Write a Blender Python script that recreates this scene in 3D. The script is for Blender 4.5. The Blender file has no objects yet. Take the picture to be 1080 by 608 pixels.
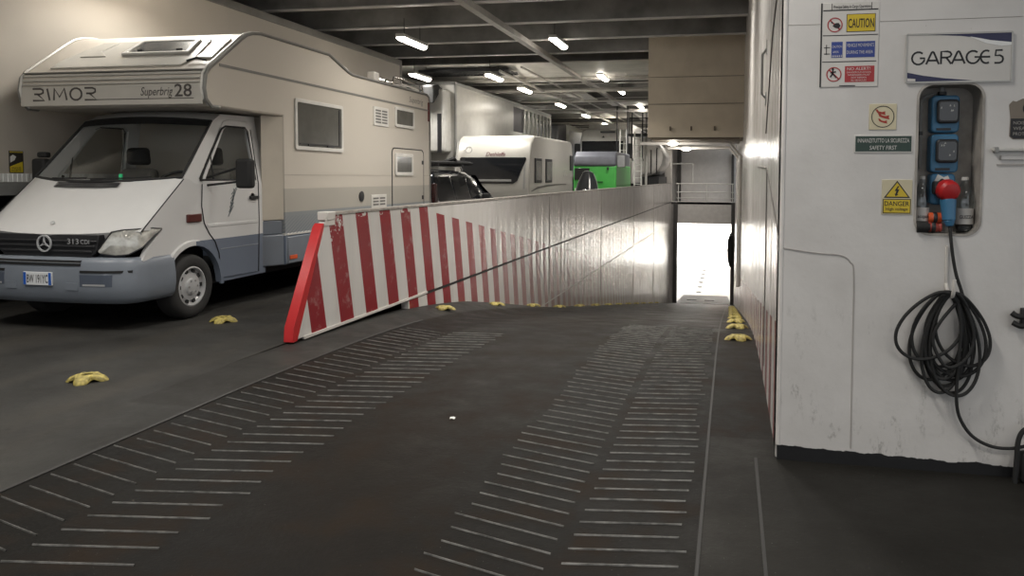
import bpy, bmesh, math, random
from mathutils import Vector, Matrix
random.seed(7)
C = bpy.context.scene.collection
PI = math.pi
# ------------------------------------------------------------------ camera
cam = bpy.data.cameras.new('camera')
co = bpy.data.objects.new('camera', cam); C.objects.link(co)
cam.sensor_fit = 'HORIZONTAL'; cam.sensor_width = 36.0
cam.lens = 820.0 / 1080.0 * 36.0
cam.shift_x = -60.0 / 1080.0; cam.shift_y = -75.0 / 1080.0
cam.clip_start = 0.05; cam.clip_end = 400
Rm = ((0.978980598, -0.015665026, -0.203350916), (0.203888807, 0.050077953, 0.977712408), (0.005132493, 0.998622454, -0.052219268))
co.matrix_world = Matrix(((Rm[0][0], Rm[0][1], -Rm[0][2], 0.0), (Rm[1][0], Rm[1][1], -Rm[1][2], 0.0),
                          (Rm[2][0], Rm[2][1], -Rm[2][2], 1.55), (0, 0, 0, 1)))
bpy.context.scene.camera = co
# ------------------------------------------------------------------ world, exposure, lamp strengths
w = bpy.data.worlds.new('world'); bpy.context.scene.world = w; w.use_nodes = True
w.node_tree.nodes['Background'].inputs[0].default_value = (0.92, 0.96, 1.0, 1)
w.node_tree.nodes['Background'].inputs[1].default_value = 0.50
vs = bpy.context.scene.view_settings
vs.view_transform = 'Standard'; vs.look = 'None'; vs.gamma = 1.0; vs.use_curve_mapping = False
vs.exposure = 0.75
LAMP_W = 75.0          # each ceiling fitting
HOLD_W = 4300.0         # each lamp in the lower hold
LENS_E = 14.0
LAMP_COL = (1.0, 0.965, 0.905)

# ------------------------------------------------------------------ helpers
def V(*a): return Vector(a)
def frame(z):
    z = Vector(z).normalized()
    t = Vector((0, 0, 1)) if abs(z.z) < .9 else Vector((1, 0, 0))
    x = t.cross(z).normalized(); return x, z.cross(x), z
class MB:
    def __init__(s): s.bm = bmesh.new(); s.mi = 0
    def m(s, i): s.mi = i; return s
    def f(s, pts):
        vs_ = [p if isinstance(p, bmesh.types.BMVert) else s.bm.verts.new(p) for p in pts]
        try: fc = s.bm.faces.new(vs_)
        except ValueError: return None
        fc.material_index = s.mi; return fc
    def box(s, x0, x1, y0, y1, z0, z1):
        v = [s.bm.verts.new((x, y, z)) for x in (x0, x1) for y in (y0, y1) for z in (z0, z1)]
        for q in ((0, 1, 3, 2), (4, 6, 7, 5), (0, 4, 5, 1), (2, 3, 7, 6), (0, 2, 6, 4), (1, 5, 7, 3)): s.f([v[i] for i in q])
        return s
    def prism(s, pts, vec):
        vec = Vector(vec); a = [s.bm.verts.new(p) for p in pts]; b = [s.bm.verts.new(Vector(p) + vec) for p in pts]
        n = len(a); s.f(a[::-1]); s.f(b)
        for i in range(n): s.f([a[i], a[(i + 1) % n], b[(i + 1) % n], b[i]])
        return s
    def px(s, pts, x0, x1): return s.prism([(x0, y, z) for y, z in pts], (x1 - x0, 0, 0))
    def py(s, pts, y0, y1): return s.prism([(x, y0, z) for x, z in pts], (0, y1 - y0, 0))
    def pz(s, pts, z0, z1): return s.prism([(x, y, z0) for x, y in pts], (0, 0, z1 - z0))
    def plate(s, pts2, o, xd, yd, t, off=0.0):
        o = Vector(o); xd = Vector(xd); yd = Vector(yd); n = xd.cross(yd).normalized()
        return s.prism([o + xd * a + yd * b + n * off for a, b in pts2], n * t)
    def loft(s, rows, closed=False, cap=False):
        R = [[s.bm.verts.new(p) for p in r] for r in rows]; n = len(R[0])
        for i in range(len(R) - 1):
            for j in range(n if closed else n - 1):
                k = (j + 1) % n; s.f([R[i][j], R[i][k], R[i + 1][k], R[i + 1][j]])
        if cap: s.f(R[0][::-1]); s.f(R[-1])
        return s
    def cyl(s, p0, p1, r0, r1=None, seg=14, cap=True):
        p0 = Vector(p0); p1 = Vector(p1); r1 = r0 if r1 is None else r1; x, y, z = frame(p1 - p0)
        def ring(p, r): return [p + (x * math.cos(2 * PI * i / seg) + y * math.sin(2 * PI * i / seg)) * r for i in range(seg)]
        return s.loft([ring(p0, r0), ring(p1, r1)], True, cap)
    def tube(s, path, r, seg=8, closed=False):
        P = [Vector(p) for p in path]; n = len(P); rows = []; px = None
        for i, p in enumerate(P):
            a = P[(i - 1) % n] if (closed or i > 0) else p; b = P[(i + 1) % n] if (closed or i < n - 1) else p
            d = (b - a).normalized() if (b - a).length > 1e-9 else Vector((0, 0, 1))
            if px is None: x, y, z = frame(d)
            else:
                x = (px - d * px.dot(d)); x = x.normalized() if x.length > 1e-6 else frame(d)[0]; y = d.cross(x)
            px = x; rr = r[i] if isinstance(r, (list, tuple)) else r
            rows.append([p + (x * math.cos(2 * PI * k / seg) + y * math.sin(2 * PI * k / seg)) * rr for k in range(seg)])
        if closed: rows.append(rows[0])
        return s.loft(rows, True, not closed)
    def lathe(s, prof, o, axis, seg=24, cap=True):
        x, y, z = frame(axis); o = Vector(o)
        rows = [[o + z * h + (x * math.cos(2 * PI * i / seg) + y * math.sin(2 * PI * i / seg)) * r for i in range(seg)] for r, h in prof]
        return s.loft(rows, True, cap)
    def ring(s, o, xd, yd, r0, r1, t, off=0.0, seg=28):
        o = Vector(o); xd = Vector(xd).normalized(); yd = Vector(yd).normalized(); n = xd.cross(yd)
        def c(r, h): return [o + n * h + (xd * math.cos(2 * PI * i / seg) + yd * math.sin(2 * PI * i / seg)) * r for i in range(seg)]
        return s.loft([c(r0, off), c(r0, off + t), c(r1, off + t), c(r1, off)], True)
    def disc(s, o, xd, yd, r, t, off=0.0, seg=24):
        return s.plate([(r * math.cos(2 * PI * i / seg), r * math.sin(2 * PI * i / seg)) for i in range(seg)], o, Vector(xd).normalized(), Vector(yd).normalized(), t, off)
    def holed(s, outer, inner, vec=None):
        a = [s.bm.verts.new(p) for p in outer]; b = [s.bm.verts.new(p) for p in inner]
        ed = [s.bm.edges.new((l[i], l[(i + 1) % len(l)])) for l in (a, b) for i in range(len(l))]
        r = bmesh.ops.triangle_fill(s.bm, use_beauty=True, use_dissolve=False, edges=ed)
        fs = [g for g in r['geom'] if isinstance(g, bmesh.types.BMFace)]
        for f in fs: f.material_index = s.mi
        if vec is not None:
            e = bmesh.ops.extrude_face_region(s.bm, geom=fs)
            bmesh.ops.translate(s.bm, verts=[g for g in e['geom'] if isinstance(g, bmesh.types.BMVert)], vec=Vector(vec))
            for g in e['geom']:
                if isinstance(g, bmesh.types.BMFace): g.material_index = s.mi
        return s
    def strokes(s, lines, o, xd, yd, wd, t, off=0.0):
        o = Vector(o); xd = Vector(xd); yd = Vector(yd); n = xd.cross(yd).normalized()
        for L in lines:
            P = [Vector((a, b)) for a, b in L]; rows = []
            for i, p in enumerate(P):
                d = (P[min(i + 1, len(P) - 1)] - P[max(i - 1, 0)]); d = d.normalized() if d.length else Vector((1, 0))
                q = Vector((-d.y, d.x)) * wd / 2
                l = o + xd * (p.x + q.x) + yd * (p.y + q.y); r = o + xd * (p.x - q.x) + yd * (p.y - q.y)
                rows.append([l + n * off, l + n * (off + t), r + n * (off + t), r + n * off])
            s.loft(rows, True, True)
        return s
    def text(s, txt, o, xd, yd, size, t=.001, off=0.0, wid=None, shear=0.0, bold=0.0, align='LEFT'):
        cu = bpy.data.curves.new('t', 'FONT'); cu.body = txt; cu.size = 1.0; cu.extrude = 0; cu.shear = shear; cu.offset = bold
        cu.resolution_u = 3; ob = bpy.data.objects.new('t', cu); C.objects.link(ob)
        dg = bpy.context.evaluated_depsgraph_get(); me = bpy.data.meshes.new_from_object(ob.evaluated_get(dg))
        bpy.data.objects.remove(ob); bpy.data.curves.remove(cu)
        xs = [v.co.x for v in me.vertices]; x0, x1 = min(xs), max(xs)
        sx = size if wid is None else wid / (x1 - x0)
        sh = {'LEFT': -x0, 'CENTER': -(x0 + x1) / 2, 'RIGHT': -x1}[align]
        o = Vector(o); xd = Vector(xd).normalized(); yd = Vector(yd).normalized(); n = xd.cross(yd)
        vv = [s.bm.verts.new(o + xd * ((v.co.x + sh) * sx) + yd * (v.co.y * size) + n * (off + t)) for v in me.vertices]
        for p in me.polygons: s.f([vv[i] for i in p.vertices])
        bpy.data.meshes.remove(me); return s
    def build(s, name, mats, parent=None, bevel=0, seg=2, ang=35, smooth=True, recalc=True, weld=0):
        if weld: bmesh.ops.remove_doubles(s.bm, verts=s.bm.verts, dist=weld)
        if recalc: bmesh.ops.recalc_face_normals(s.bm, faces=s.bm.faces)
        me = bpy.data.meshes.new(name); off = Vector((0, 0, 0)); p = parent
        while p is not None: off += p.location; p = p.parent
        if off.length: bmesh.ops.translate(s.bm, verts=s.bm.verts, vec=-off)
        s.bm.to_mesh(me); s.bm.free()
        for m_ in (mats if isinstance(mats, (list, tuple)) else [mats]): me.materials.append(m_)
        if smooth:
            me.polygons.foreach_set('use_smooth', [True] * len(me.polygons)); me.set_sharp_from_angle(angle=math.radians(ang))
        o = bpy.data.objects.new(name, me); C.objects.link(o)
        if parent is not None: o.parent = parent
        if bevel:
            b = o.modifiers.new('bevel', 'BEVEL'); b.width = bevel; b.segments = seg; b.limit_method = 'ANGLE'; b.angle_limit = math.radians(40); b.harden_normals = False
        return o
def thing(name, label, cat, loc=(0, 0, 0), group=None):
    o = bpy.data.objects.new(name, None); C.objects.link(o); o.location = loc; o.empty_display_size = .1
    return tag(o, label, cat, group)
def tag(o, label, cat, group=None):
    o['label'] = label; o['category'] = cat
    if group: o['group'] = group
    return o
def struct(o): o['kind'] = 'structure'; return o
def copy_tree(o, loc, label=None, rz=0.0):
    r = o.copy(); C.objects.link(r); r.location = loc; r.rotation_euler = (0, 0, rz)
    if label: r['label'] = label
    for ch in list(o.children):
        c = ch.copy(); C.objects.link(c); c.parent = r
        for g in list(ch.children):
            d = g.copy(); C.objects.link(d); d.parent = c
    return r
def smooth_path(P, n=6, closed=False):
    P = [Vector(p) for p in P]; out = []; N = len(P)
    for i in range(N if closed else N - 1):
        g = (lambda k: P[k % N]) if closed else (lambda k: P[max(0, min(N - 1, k))])
        a, b, c, d = g(i - 1), g(i), g(i + 1), g(i + 2)
        for k in range(n):
            t = k / n
            out.append(.5 * ((2 * b) + (c - a) * t + (2 * a - 5 * b + 4 * c - d) * t * t + (3 * b - a - 3 * c + d) * t ** 3))
    if not closed: out.append(P[-1])
    return out
def rrect(x0, x1, z0, z1, r, n=5):
    out = []
    for cx, cz, a0 in ((x1 - r, z1 - r, 0), (x0 + r, z1 - r, 90), (x0 + r, z0 + r, 180), (x1 - r, z0 + r, 270)):
        for i in range(n + 1):
            a = math.radians(a0 + 90 * i / n); out.append((cx + r * math.cos(a), cz + r * math.sin(a)))
    return out

# ------------------------------------------------------------------ materials
class NT:
    def __init__(s, name):
        s.mat = bpy.data.materials.new(name); s.mat.use_nodes = True; s.t = s.mat.node_tree
        s.b = s.t.nodes['Principled BSDF']; s._pos = None
    def n(s, kind, **kw):
        nd = s.t.nodes.new(kind)
        for k, v in kw.items(): setattr(nd, k, v)
        return nd
    def l(s, a, b): s.t.links.new(a, b)
    def pos(s):
        if s._pos is None: s._pos = s.n('ShaderNodeNewGeometry').outputs['Position']
        return s._pos
    def xyz(s):
        x = s.n('ShaderNodeSeparateXYZ'); s.l(s.pos(), x.inputs[0]); return x.outputs
    def scaled(s, v):
        m = s.n('ShaderNodeVectorMath', operation='MULTIPLY'); s.l(s.pos(), m.inputs[0]); m.inputs[1].default_value = v; return m.outputs[0]
    def noise(s, scale, detail=3, rough=.55, vec=None, stretch=None):
        nd = s.n('ShaderNodeTexNoise'); nd.inputs['Scale'].default_value = scale; nd.inputs['Detail'].default_value = detail; nd.inputs['Roughness'].default_value = rough
        s.l(vec if vec is not None else (s.scaled(stretch) if stretch else s.pos()), nd.inputs['Vector']); return nd.outputs[0]
    def ramp(s, fac, stops, const=False):
        r = s.n('ShaderNodeValToRGB'); e = r.color_ramp
        if const: e.interpolation = 'CONSTANT'
        while len(e.elements) < len(stops): e.elements.new(.5)
        for el, (p, c) in zip(e.elements, stops):
            el.position = p; el.color = (c, c, c, 1) if isinstance(c, (int, float)) else (*c, 1)
        s.l(fac, r.inputs[0]); return r.outputs[0]
    def math(s, op, a, b=None, c=None, clamp=False):
        m = s.n('ShaderNodeMath', operation=op); m.use_clamp = clamp
        for i, q in enumerate((a, b, c)):
            if q is None: continue
            if isinstance(q, (int, float)): m.inputs[i].default_value = q
            else: s.l(q, m.inputs[i])
        return m.outputs[0]
    def mix(s, fac, a, b):
        m = s.n('ShaderNodeMix', data_type='RGBA')
        for i, q in ((0, fac), (6, a), (7, b)):
            if isinstance(q, (int, float)): m.inputs[i].default_value = q
            elif isinstance(q, tuple): m.inputs[i].default_value = (*q, 1)
            else: s.l(q, m.inputs[i])
        return m.outputs[2]
    def bump(s, h, dist=.01, strength=1.0):
        b = s.n('ShaderNodeBump'); b.inputs['Distance'].default_value = dist; b.inputs['Strength'].default_value = strength
        s.l(h, b.inputs['Height']); s.l(b.outputs[0], s.b.inputs['Normal'])
    def base(s, c):
        if isinstance(c, tuple): s.b.inputs['Base Color'].default_value = (*c, 1)
        else: s.l(c, s.b.inputs['Base Color'])
        return s
    def rough(s, r):
        if isinstance(r, (int, float)): s.b.inputs['Roughness'].default_value = r
        else: s.l(r, s.b.inputs['Roughness'])
        return s
def mat(name, col, rough=.5, metal=0.0, var=.10, scale=4.0, bump=0.0, spec=.5, coat=0.0):
    k = NT(name); n = k.noise(scale, 4)
    lo = tuple(c * (1 - var) for c in col); hi = tuple(min(1, c * (1 + var)) for c in col)
    k.base(k.ramp(n, [(.3, lo), (.7, hi)])); k.rough(rough); k.b.inputs['Metallic'].default_value = metal
    k.b.inputs['Specular IOR Level'].default_value = spec
    if coat: k.b.inputs['Coat Weight'].default_value = coat; k.b.inputs['Coat Roughness'].default_value = .08
    if bump: k.bump(k.noise(scale * 6, 3), bump, .6)
    return k.mat
def glass_mat(name, tint, alpha, rough=.05):
    k = NT(name); nt = k.t
    g = k.n('ShaderNodeBsdfGlossy'); g.inputs['Roughness'].default_value = rough; g.inputs[0].default_value = (.9, .93, .95, 1)
    tr = k.n('ShaderNodeBsdfTransparent'); tr.inputs[0].default_value = (*tint, 1)
    f = k.n('ShaderNodeLayerWeight'); f.inputs[0].default_value = .5
    mx = k.n('ShaderNodeMixShader'); k.l(k.math('MULTIPLY_ADD', k.math('POWER', f.outputs['Facing'], 4.0), .9, alpha + .03, True), mx.inputs[0]); k.l(tr.outputs[0], mx.inputs[1]); k.l(g.outputs[0], mx.inputs[2])
    out = [n for n in nt.nodes if n.type == 'OUTPUT_MATERIAL'][0]; k.l(mx.outputs[0], out.inputs[0]); return k.mat
def emit_mat(name, col, e):
    k = NT(name); k.base(col); k.b.inputs['Emission Color'].default_value = (*col, 1); k.b.inputs['Emission Strength'].default_value = e; return k.mat

M_white = mat('white_paint', (.60, .57, .53), .35, var=.06)
M_grey = mat('grey_metal', (.28, .28, .27), .45, .2)
M_lgrey = mat('light_grey_plastic', (.55, .54, .51), .4)
M_dark = mat('dark_plastic', (.022, .022, .024), .45)
M_black = mat('black_rubber', (.012, .012, .012), .75)
M_tyre = mat('tyre_rubber', (.02, .019, .018), .8, bump=.002)
M_chrome = mat('chrome', (.75, .75, .76), .12, 1.0, var=.03)
M_silver = mat('silver_paint', (.52, .52, .52), .32, .35)
M_yellow = mat('yellow_paint', (.31, .25, .065), .6, var=.6, scale=34, bump=.004)
M_red = mat('red_paint', (.42, .028, .032), .42, var=.15)
M_brightred = mat('bright_red_plastic', (.46, .016, .018), .4)
M_blue = mat('blue_plastic', (.045, .165, .30), .4)
M_badge = mat('badge_silver', (.62, .63, .64), .22, .35, var=.03)
M_orange = mat('orange_plastic', (.62, .10, .03), .4)
M_cream = mat('cream_paint', (.55, .50, .42), .33, var=.04)
M_dglass = mat('dark_tinted_glass', (.012, .013, .015), .06, var=.02, spec=.8)
M_sgrey = mat('smoked_pane', (.10, .098, .088), .16, var=.12, spec=.6)
M_glass = glass_mat('clear_glass', (.97, .985, .98), .0)
M_ink = mat('black_ink', (.012, .012, .014), .5)
M_lens = emit_mat('lamp_lens', (1.0, .93, .82), LENS_E)
# ================================================================== the ship
SLOPE, CREST = .156, 7.9
def ramp_z(y):
    x = y - CREST
    return -SLOPE * max(0.0, (x + math.sqrt(x * x + 4.0)) / 2 - .27)
def ramp_zx(x, y):      # the margin along the barrier stays level a little longer
    return ramp_z(y - 1.15 * max(0.0, min(1.0, (-3.25 - x) / .55)) * max(0.0, min(1.0, (16 - y) / 5)))
def bar_x(y): return -3.93 + (y - 6.4) * .0085
END = 48.0
HOLD_Z = ramp_z(END)

# ---- floor materials
def floor_mat(name, kind):
    k = NT(name); x, y, z = k.xyz()
    n1 = k.noise(.55, 5, .6); n2 = k.noise(2.6, 5, .65); n3 = k.noise(16, 3, .6); st = k.noise(1.0, 4, .6, stretch=(1.6, .28, 1))
    if kind == 'deck':
        c = k.ramp(n1, [(.30, (.017, .016, .0142)), (.5, (.034, .0332, .0312)), (.68, (.054, .0525, .048))])
        c = k.mix(k.ramp(st, [(.5, 0.0), (.72, .65)]), c, (.052, .047, .040))
    else:
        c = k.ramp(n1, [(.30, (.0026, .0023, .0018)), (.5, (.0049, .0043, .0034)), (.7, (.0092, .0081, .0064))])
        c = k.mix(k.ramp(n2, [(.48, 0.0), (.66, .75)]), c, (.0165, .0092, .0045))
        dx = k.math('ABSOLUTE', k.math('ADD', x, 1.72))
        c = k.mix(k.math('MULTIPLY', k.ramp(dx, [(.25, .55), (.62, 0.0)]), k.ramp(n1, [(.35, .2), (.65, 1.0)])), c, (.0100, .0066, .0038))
    if kind == 'deck': c = k.mix(k.math('GREATER_THAN', x, -.2), c, k.ramp(n1, [(.30, (.0095, .0088, .0075)), (.5, (.0165, .0155, .0136)), (.68, (.026, .0245, .021))]))
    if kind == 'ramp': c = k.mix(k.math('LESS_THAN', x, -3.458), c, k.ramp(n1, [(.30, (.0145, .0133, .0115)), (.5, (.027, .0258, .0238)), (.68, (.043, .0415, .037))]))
    c = k.mix(k.ramp(n3, [(.60, 0.0), (.74, .5)]), c, (.012, .0115, .011))
    sp = k.noise(95, 1, .5)
    c = k.mix(k.ramp(sp, [(.775, 0.0), (.79, .55)]), c, (.25, .24, .22))
    k.base(c)
    k.rough(k.ramp(n2, [(.3, .42), (.7, .66)])); k.b.inputs['Specular IOR Level'].default_value = .10
    k.bump(k.noise(38, 4, .7), .004, .5); return k.mat
M_deck = floor_mat('worn_deck_coating', 'deck'); M_ramp = floor_mat('worn_ramp_coating', 'ramp')
M_rod = mat('worn_steel_rod', (.115, .112, .105), .45, .2, var=.7, scale=14)

b = MB()
for (x0, x1, y0, y1) in ((-16, -3.45, -14, 4.5), (-16, -4.0, 4.5, 80), (-.10, 6, -14, 4.66), (-3.45, -.10, -14, -3.0)): b.box(x0, x1, y0, y1, -.25, 0)
struct(b.build('floor', M_deck, smooth=False))
# side gutter left of the treads between the deck edge and the barrier, ramp surface itself
ys = [-3.0 + .5 * i for i in range(15)] + [4.499, 4.5] + [4.5 + .35 * i for i in range(1, 33)] + [16.5 + 1.5 * i for i in range(21)] + [END + .2]
rows = []
for y in ys:
    a = -3.45 if y < 4.5 else -4.0
    r_ = -.10 if y < 4.34 else .32
    xs = [a + (-3.2 - a) * i / 6 for i in range(7)] + [-3.2 + (r_ + 3.2) * i / 8 for i in range(1, 9)]
    rows.append([(x, y, ramp_zx(x, y)) for x in xs])
b = MB(); b.loft(rows)
b.loft([[(r[0][0], r[0][1], r[0][2]), (r[0][0], r[0][1], r[0][2] - .3)] for r in rows])
struct(b.build('floor_ramp', M_ramp, ang=60))
b = MB()
for cx, hl, hr, y0, y1, pitch in ((-2.86, .57, .60, 2.0, 7.6, .143), (-.67, .55, .52, 2.0, 9.4, .128)):
    y = y0
    while y < y1:
        for sgn, ln, sl in ((-1, hl, .30), (1, hr, .16)):
            yy = y + (.0 if sgn < 0 else pitch * .5); a = .03
            off = [(a, 0), (ln * random.uniform(.9, 1.0), 1)]
            p0 = V(cx + sgn * a, yy + a * sl, 0); p1 = V(cx + sgn * off[1][0], yy + off[1][0] * sl, 0)
            for p in (p0, p1): p.z = ramp_zx(p.x, p.y)
            d = V(0, .0045, 0); h = V(0, 0, .006)
            b.f([p0 - d, p1 - d, p1 - d * .4 + h, p0 - d * .4 + h]); b.f([p0 - d * .4 + h, p1 - d * .4 + h, p1 + d * .4 + h, p0 + d * .4 + h]); b.f([p0 + d * .4 + h, p1 + d * .4 + h, p1 + d, p0 + d])
        y += pitch
struct(b.build('trim_1', M_rod, smooth=False))
b = MB()
b.box(-3.47, -3.445, -3, 4.5, .0005, .006); b.loft([[(-3.47, y, ramp_zx(-3.47, y) + .006), (-3.445, y, ramp_zx(-3.44, y) + .006), (-3.445, y, ramp_z(y) - .05), (-3.47, y, ramp_z(y) - .05)] for y in ys if 4.5 <= y <= 8.5], True, True)
b.loft([[(-.115, y, ramp_z(y) + .006), (-.10, y, ramp_z(y) + .006), (-.10, y, ramp_z(y) - .01), (-.115, y, ramp_z(y) - .01)] for y in ys if y <= 30], True, True)
b.box(.15, .165, -3, 4.34, .0005, .004)
struct(b.build('trim_2', mat('dark_floor_joint', (.018, .017, .016), .6), smooth=False))

# ---- wall paint materials
def wall_mat(name, stripes):
    k = NT(name); x, y, z = k.xyz()
    streak = k.noise(1.0, 5, .65, stretch=(1, 3.2, .10)); n1 = k.noise(1.7, 4); fine = k.noise(30, 3)
    c = k.ramp(streak, [(.25, (.52, .50, .475)), (.5, (.60, .58, .555)), (.75, (.65, .63, .61))])
    if stripes:
        u = k.math('ADD', y, k.math('MULTIPLY', z, .21 if stripes == 'left' else 0.0))
        ph = k.math('FRACT', k.math('DIVIDE', k.math('SUBTRACT', u, 7.89 - 11.3), .565))
        red = k.math('LESS_THAN', ph, .5)
        top = k.math('SUBTRACT', 1.06, k.math('MULTIPLY', k.math('SUBTRACT', y, 9.84), .152))
        m1 = k.math('GREATER_THAN', k.math('ADD', top, k.math('MULTIPLY', k.math('GREATER_THAN', 9.7, y), 5.0)), z)
        if stripes == 'right': m1 = k.math('GREATER_THAN', k.math('SUBTRACT', 1.22, k.math('MULTIPLY', y, .11)), z)
        red = k.math('MULTIPLY', red, m1)
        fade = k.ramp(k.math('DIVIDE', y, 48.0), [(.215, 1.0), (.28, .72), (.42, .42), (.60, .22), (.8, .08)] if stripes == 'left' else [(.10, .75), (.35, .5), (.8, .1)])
        wear = k.ramp(k.noise(5, 5, .7), [(.30, .80), (.42, 1.0)])
        chip = k.ramp(k.noise(9, 6, .75), [(.54, 1.0), (.56, .0)])
        nearedge = k.math('MAXIMUM', k.math('LESS_THAN', z, k.math('SUBTRACT', 1.10, k.math('MULTIPLY', k.math('LESS_THAN', y, 7.5), .22))), k.math('GREATER_THAN', y, 9.4))
        red = k.math('MULTIPLY', red, k.math('MULTIPLY', k.math('MULTIPLY', fade, wear), k.math('MAXIMUM', chip, nearedge)))
        c = k.mix(red, c, (.235, .016, .022))
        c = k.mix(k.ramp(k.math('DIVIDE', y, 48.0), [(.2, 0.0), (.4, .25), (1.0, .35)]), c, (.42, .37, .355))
    rust = k.ramp(k.noise(6.0, 6, .8), [(.72, 0.0), (.77, .5)])
    c = k.mix(rust, c, (.36, .29, .23))
    k.base(c); k.rough(k.ramp(n1, [(.3, .17), (.7, .27)])); k.b.inputs['Specular IOR Level'].default_value = .6
    h = k.math('ADD', k.noise(1.0, 2, .5, stretch=(1, 4.5, .06)), k.math('MULTIPLY', fine, .004))
    h = k.math('MULTIPLY', h, k.ramp(k.math('DIVIDE', y, 48.0), [(.20, .12), (.27, 1.0)]) if stripes == 'left' else 1.0)
    k.bump(h, .028 if stripes == 'left' else .055, 1.0); return k.mat
M_wallL = wall_mat('striped_barrier_paint', 'left'); M_wallR = wall_mat('striped_wall_paint', 'right')

# ---- ramp well, left side below deck level
b = MB(); ysw = [9.0 + .6 * i for i in range(66)] ; ysw = [y for y in ysw if y < END] + [END]
b.loft([[(bar_x(y), y, -.012), (bar_x(y), y, ramp_z(y) - .3), (bar_x(y) - .10, y, ramp_z(y) - .3), (bar_x(y) - .10, y, -.012)] for y in ysw], True, True)
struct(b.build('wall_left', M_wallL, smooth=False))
b = MB(); b.box(-4.06, -4.0, 5.6, END, -7, -.002)
struct(b.build('wall_left_backing', mat('dark_steel', (.03, .028, .026), .6), smooth=False))
b = MB()
for za, ya, yb in ((-1.18, 15.4, 40), ):
    b.loft([[(bar_x(y) + .006, y, za - .012), (bar_x(y) + .006, y, za + .012), (bar_x(y) - .002, y, za + .012), (bar_x(y) - .002, y, za - .012)] for y in (ya, 24, 32, yb)], True, True)
for y in (16.4, 23.0, 30.5, 38.0):
    b.box(bar_x(y) - .002, bar_x(y) + .005, y - .012, y + .012, ramp_z(y) + .05, 1.1)
struct(b.build('trim_3', mat('weld_bead', (.40, .37, .35), .4), smooth=False))

# ---- the barrier standing on the deck edge
t = thing('ramp_barrier', 'long white steel barrier with red slanted stripes beside the ramp, red nose at near end', 'barrier', (-3.97, 20, 0))
b = MB(); T = .09
prof = [(6.50, .015), (END, .015), (END, 1.15), (7.16, 1.15), (7.02, 1.06)]
b.prism([(bar_x(y), y, z) for y, z in prof], (-T, 0, 0))
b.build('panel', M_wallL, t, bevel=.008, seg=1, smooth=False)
b = MB()      # red end plate along the sloping nose
b.prism([(bar_x(6.5) + .004, y, z) for y, z in ((6.50, .004), (7.02, 1.06), (7.0, 1.075), (6.955, 1.04), (6.44, .14), (6.425, .004))], (-T - .008, 0, 0))
b.build('nose_plate', M_brightred, t, bevel=.004)
b = MB(); b.box(bar_x(8) - T - .012, bar_x(8) + .012, 7.04, 7.2, 1.10, 1.185)
b.f([(bar_x(7) + .013, 6.98, 1.05), (bar_x(7) + .013, 7.2, 1.05), (bar_x(7) + .013, 7.2, 1.16), (bar_x(7) + .013, 7.03, 1.16)])
b.build('nose_cap', M_white, t, bevel=.008)
b = MB()
b.loft([[(bar_x(y) + .012, y, 1.15), (bar_x(y) + .012, y, 1.176), (bar_x(y) - T - .012, y, 1.176), (bar_x(y) - T - .012, y, 1.15)] for y in (7.2, 20, 34, END)], True, True)
b.build('top_rail', mat('scuffed_rail', (.36, .33, .30), .4, .3, var=.35, scale=9), t)
b = MB()
b.loft([[(bar_x(y) + .010, y, .0), (bar_x(y) + .010, y, .028), (bar_x(y) - .02, y, .028), (bar_x(y) - .02, y, .0)] for y in (6.62, 8.0, 9.6)], True, True)
b.build('lower_lip', M_white, t)
b = MB()
b.loft([[(bar_x(y) + .003, y, -.012), (bar_x(y) + .003, y, .015), (bar_x(y) - .05, y, .015), (bar_x(y) - .05, y, -.012)] for y in (9.6, 20, 34, END)], True, True)
b.build('seam', M_black, t)

# ---- right hand side wall of the ramp and the wall facing us
WX = .27; WY = 4.35
b = MB()
b.loft([[(WX, y, 5.3), (WX, y, min(-.3, ramp_z(y) - .3)), (WX + .25, y, min(-.3, ramp_z(y) - .3)), (WX + .25, y, 5.3)] for y in [WY + .012] + [5 + 2 * i for i in range(22)] + [END]], True, True)
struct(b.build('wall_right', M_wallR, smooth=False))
b = MB(); b.cyl((WX + .004, WY + .004, .085), (WX + .004, WY + .004, 5.1), .013, seg=10)
b.box(WX - .006, WX + .004, WY + .01, WY + .05, .01, 5.1)
struct(b.build('trim_4', mat('corner_bead', (.66, .63, .60), .35)))
b = MB()      # framed seams and handles on the side wall
b.tube([(WX - .003, 4.5, 1.22), (WX - .003, 6.1, 1.62), (WX - .003, 8.2, 1.66)], .006, 5)
b.tube([(WX - .003, 6.1, 1.62), (WX - .003, 6.1, .1)], .005, 5)
b.tube([(WX - .003, 4.48, 2.9), (WX - .003, 5.6, 2.55), (WX - .003, 6.4, 1.9)], .005, 5)
struct(b.build('trim_5', mat('wall_seam', (.10, .09, .085), .5)))
t = thing('grab_handle', 'steel grab handle on the white side wall of the ramp', 'handle', (WX, 6.6, 2.6))
b = MB(); b.tube([(WX, 6.6, 2.2), (WX - .035, 6.6, 2.23), (WX - .035, 6.6, 2.55), (WX, 6.6, 2.6)], .011, 8); b.build('grip', M_grey, t)
for z in (2.56, 2.14): b = MB(); b.box(WX - .006, WX, 6.54, 6.66, z, z + .10); b.build('bracket', M_grey, t)

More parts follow.
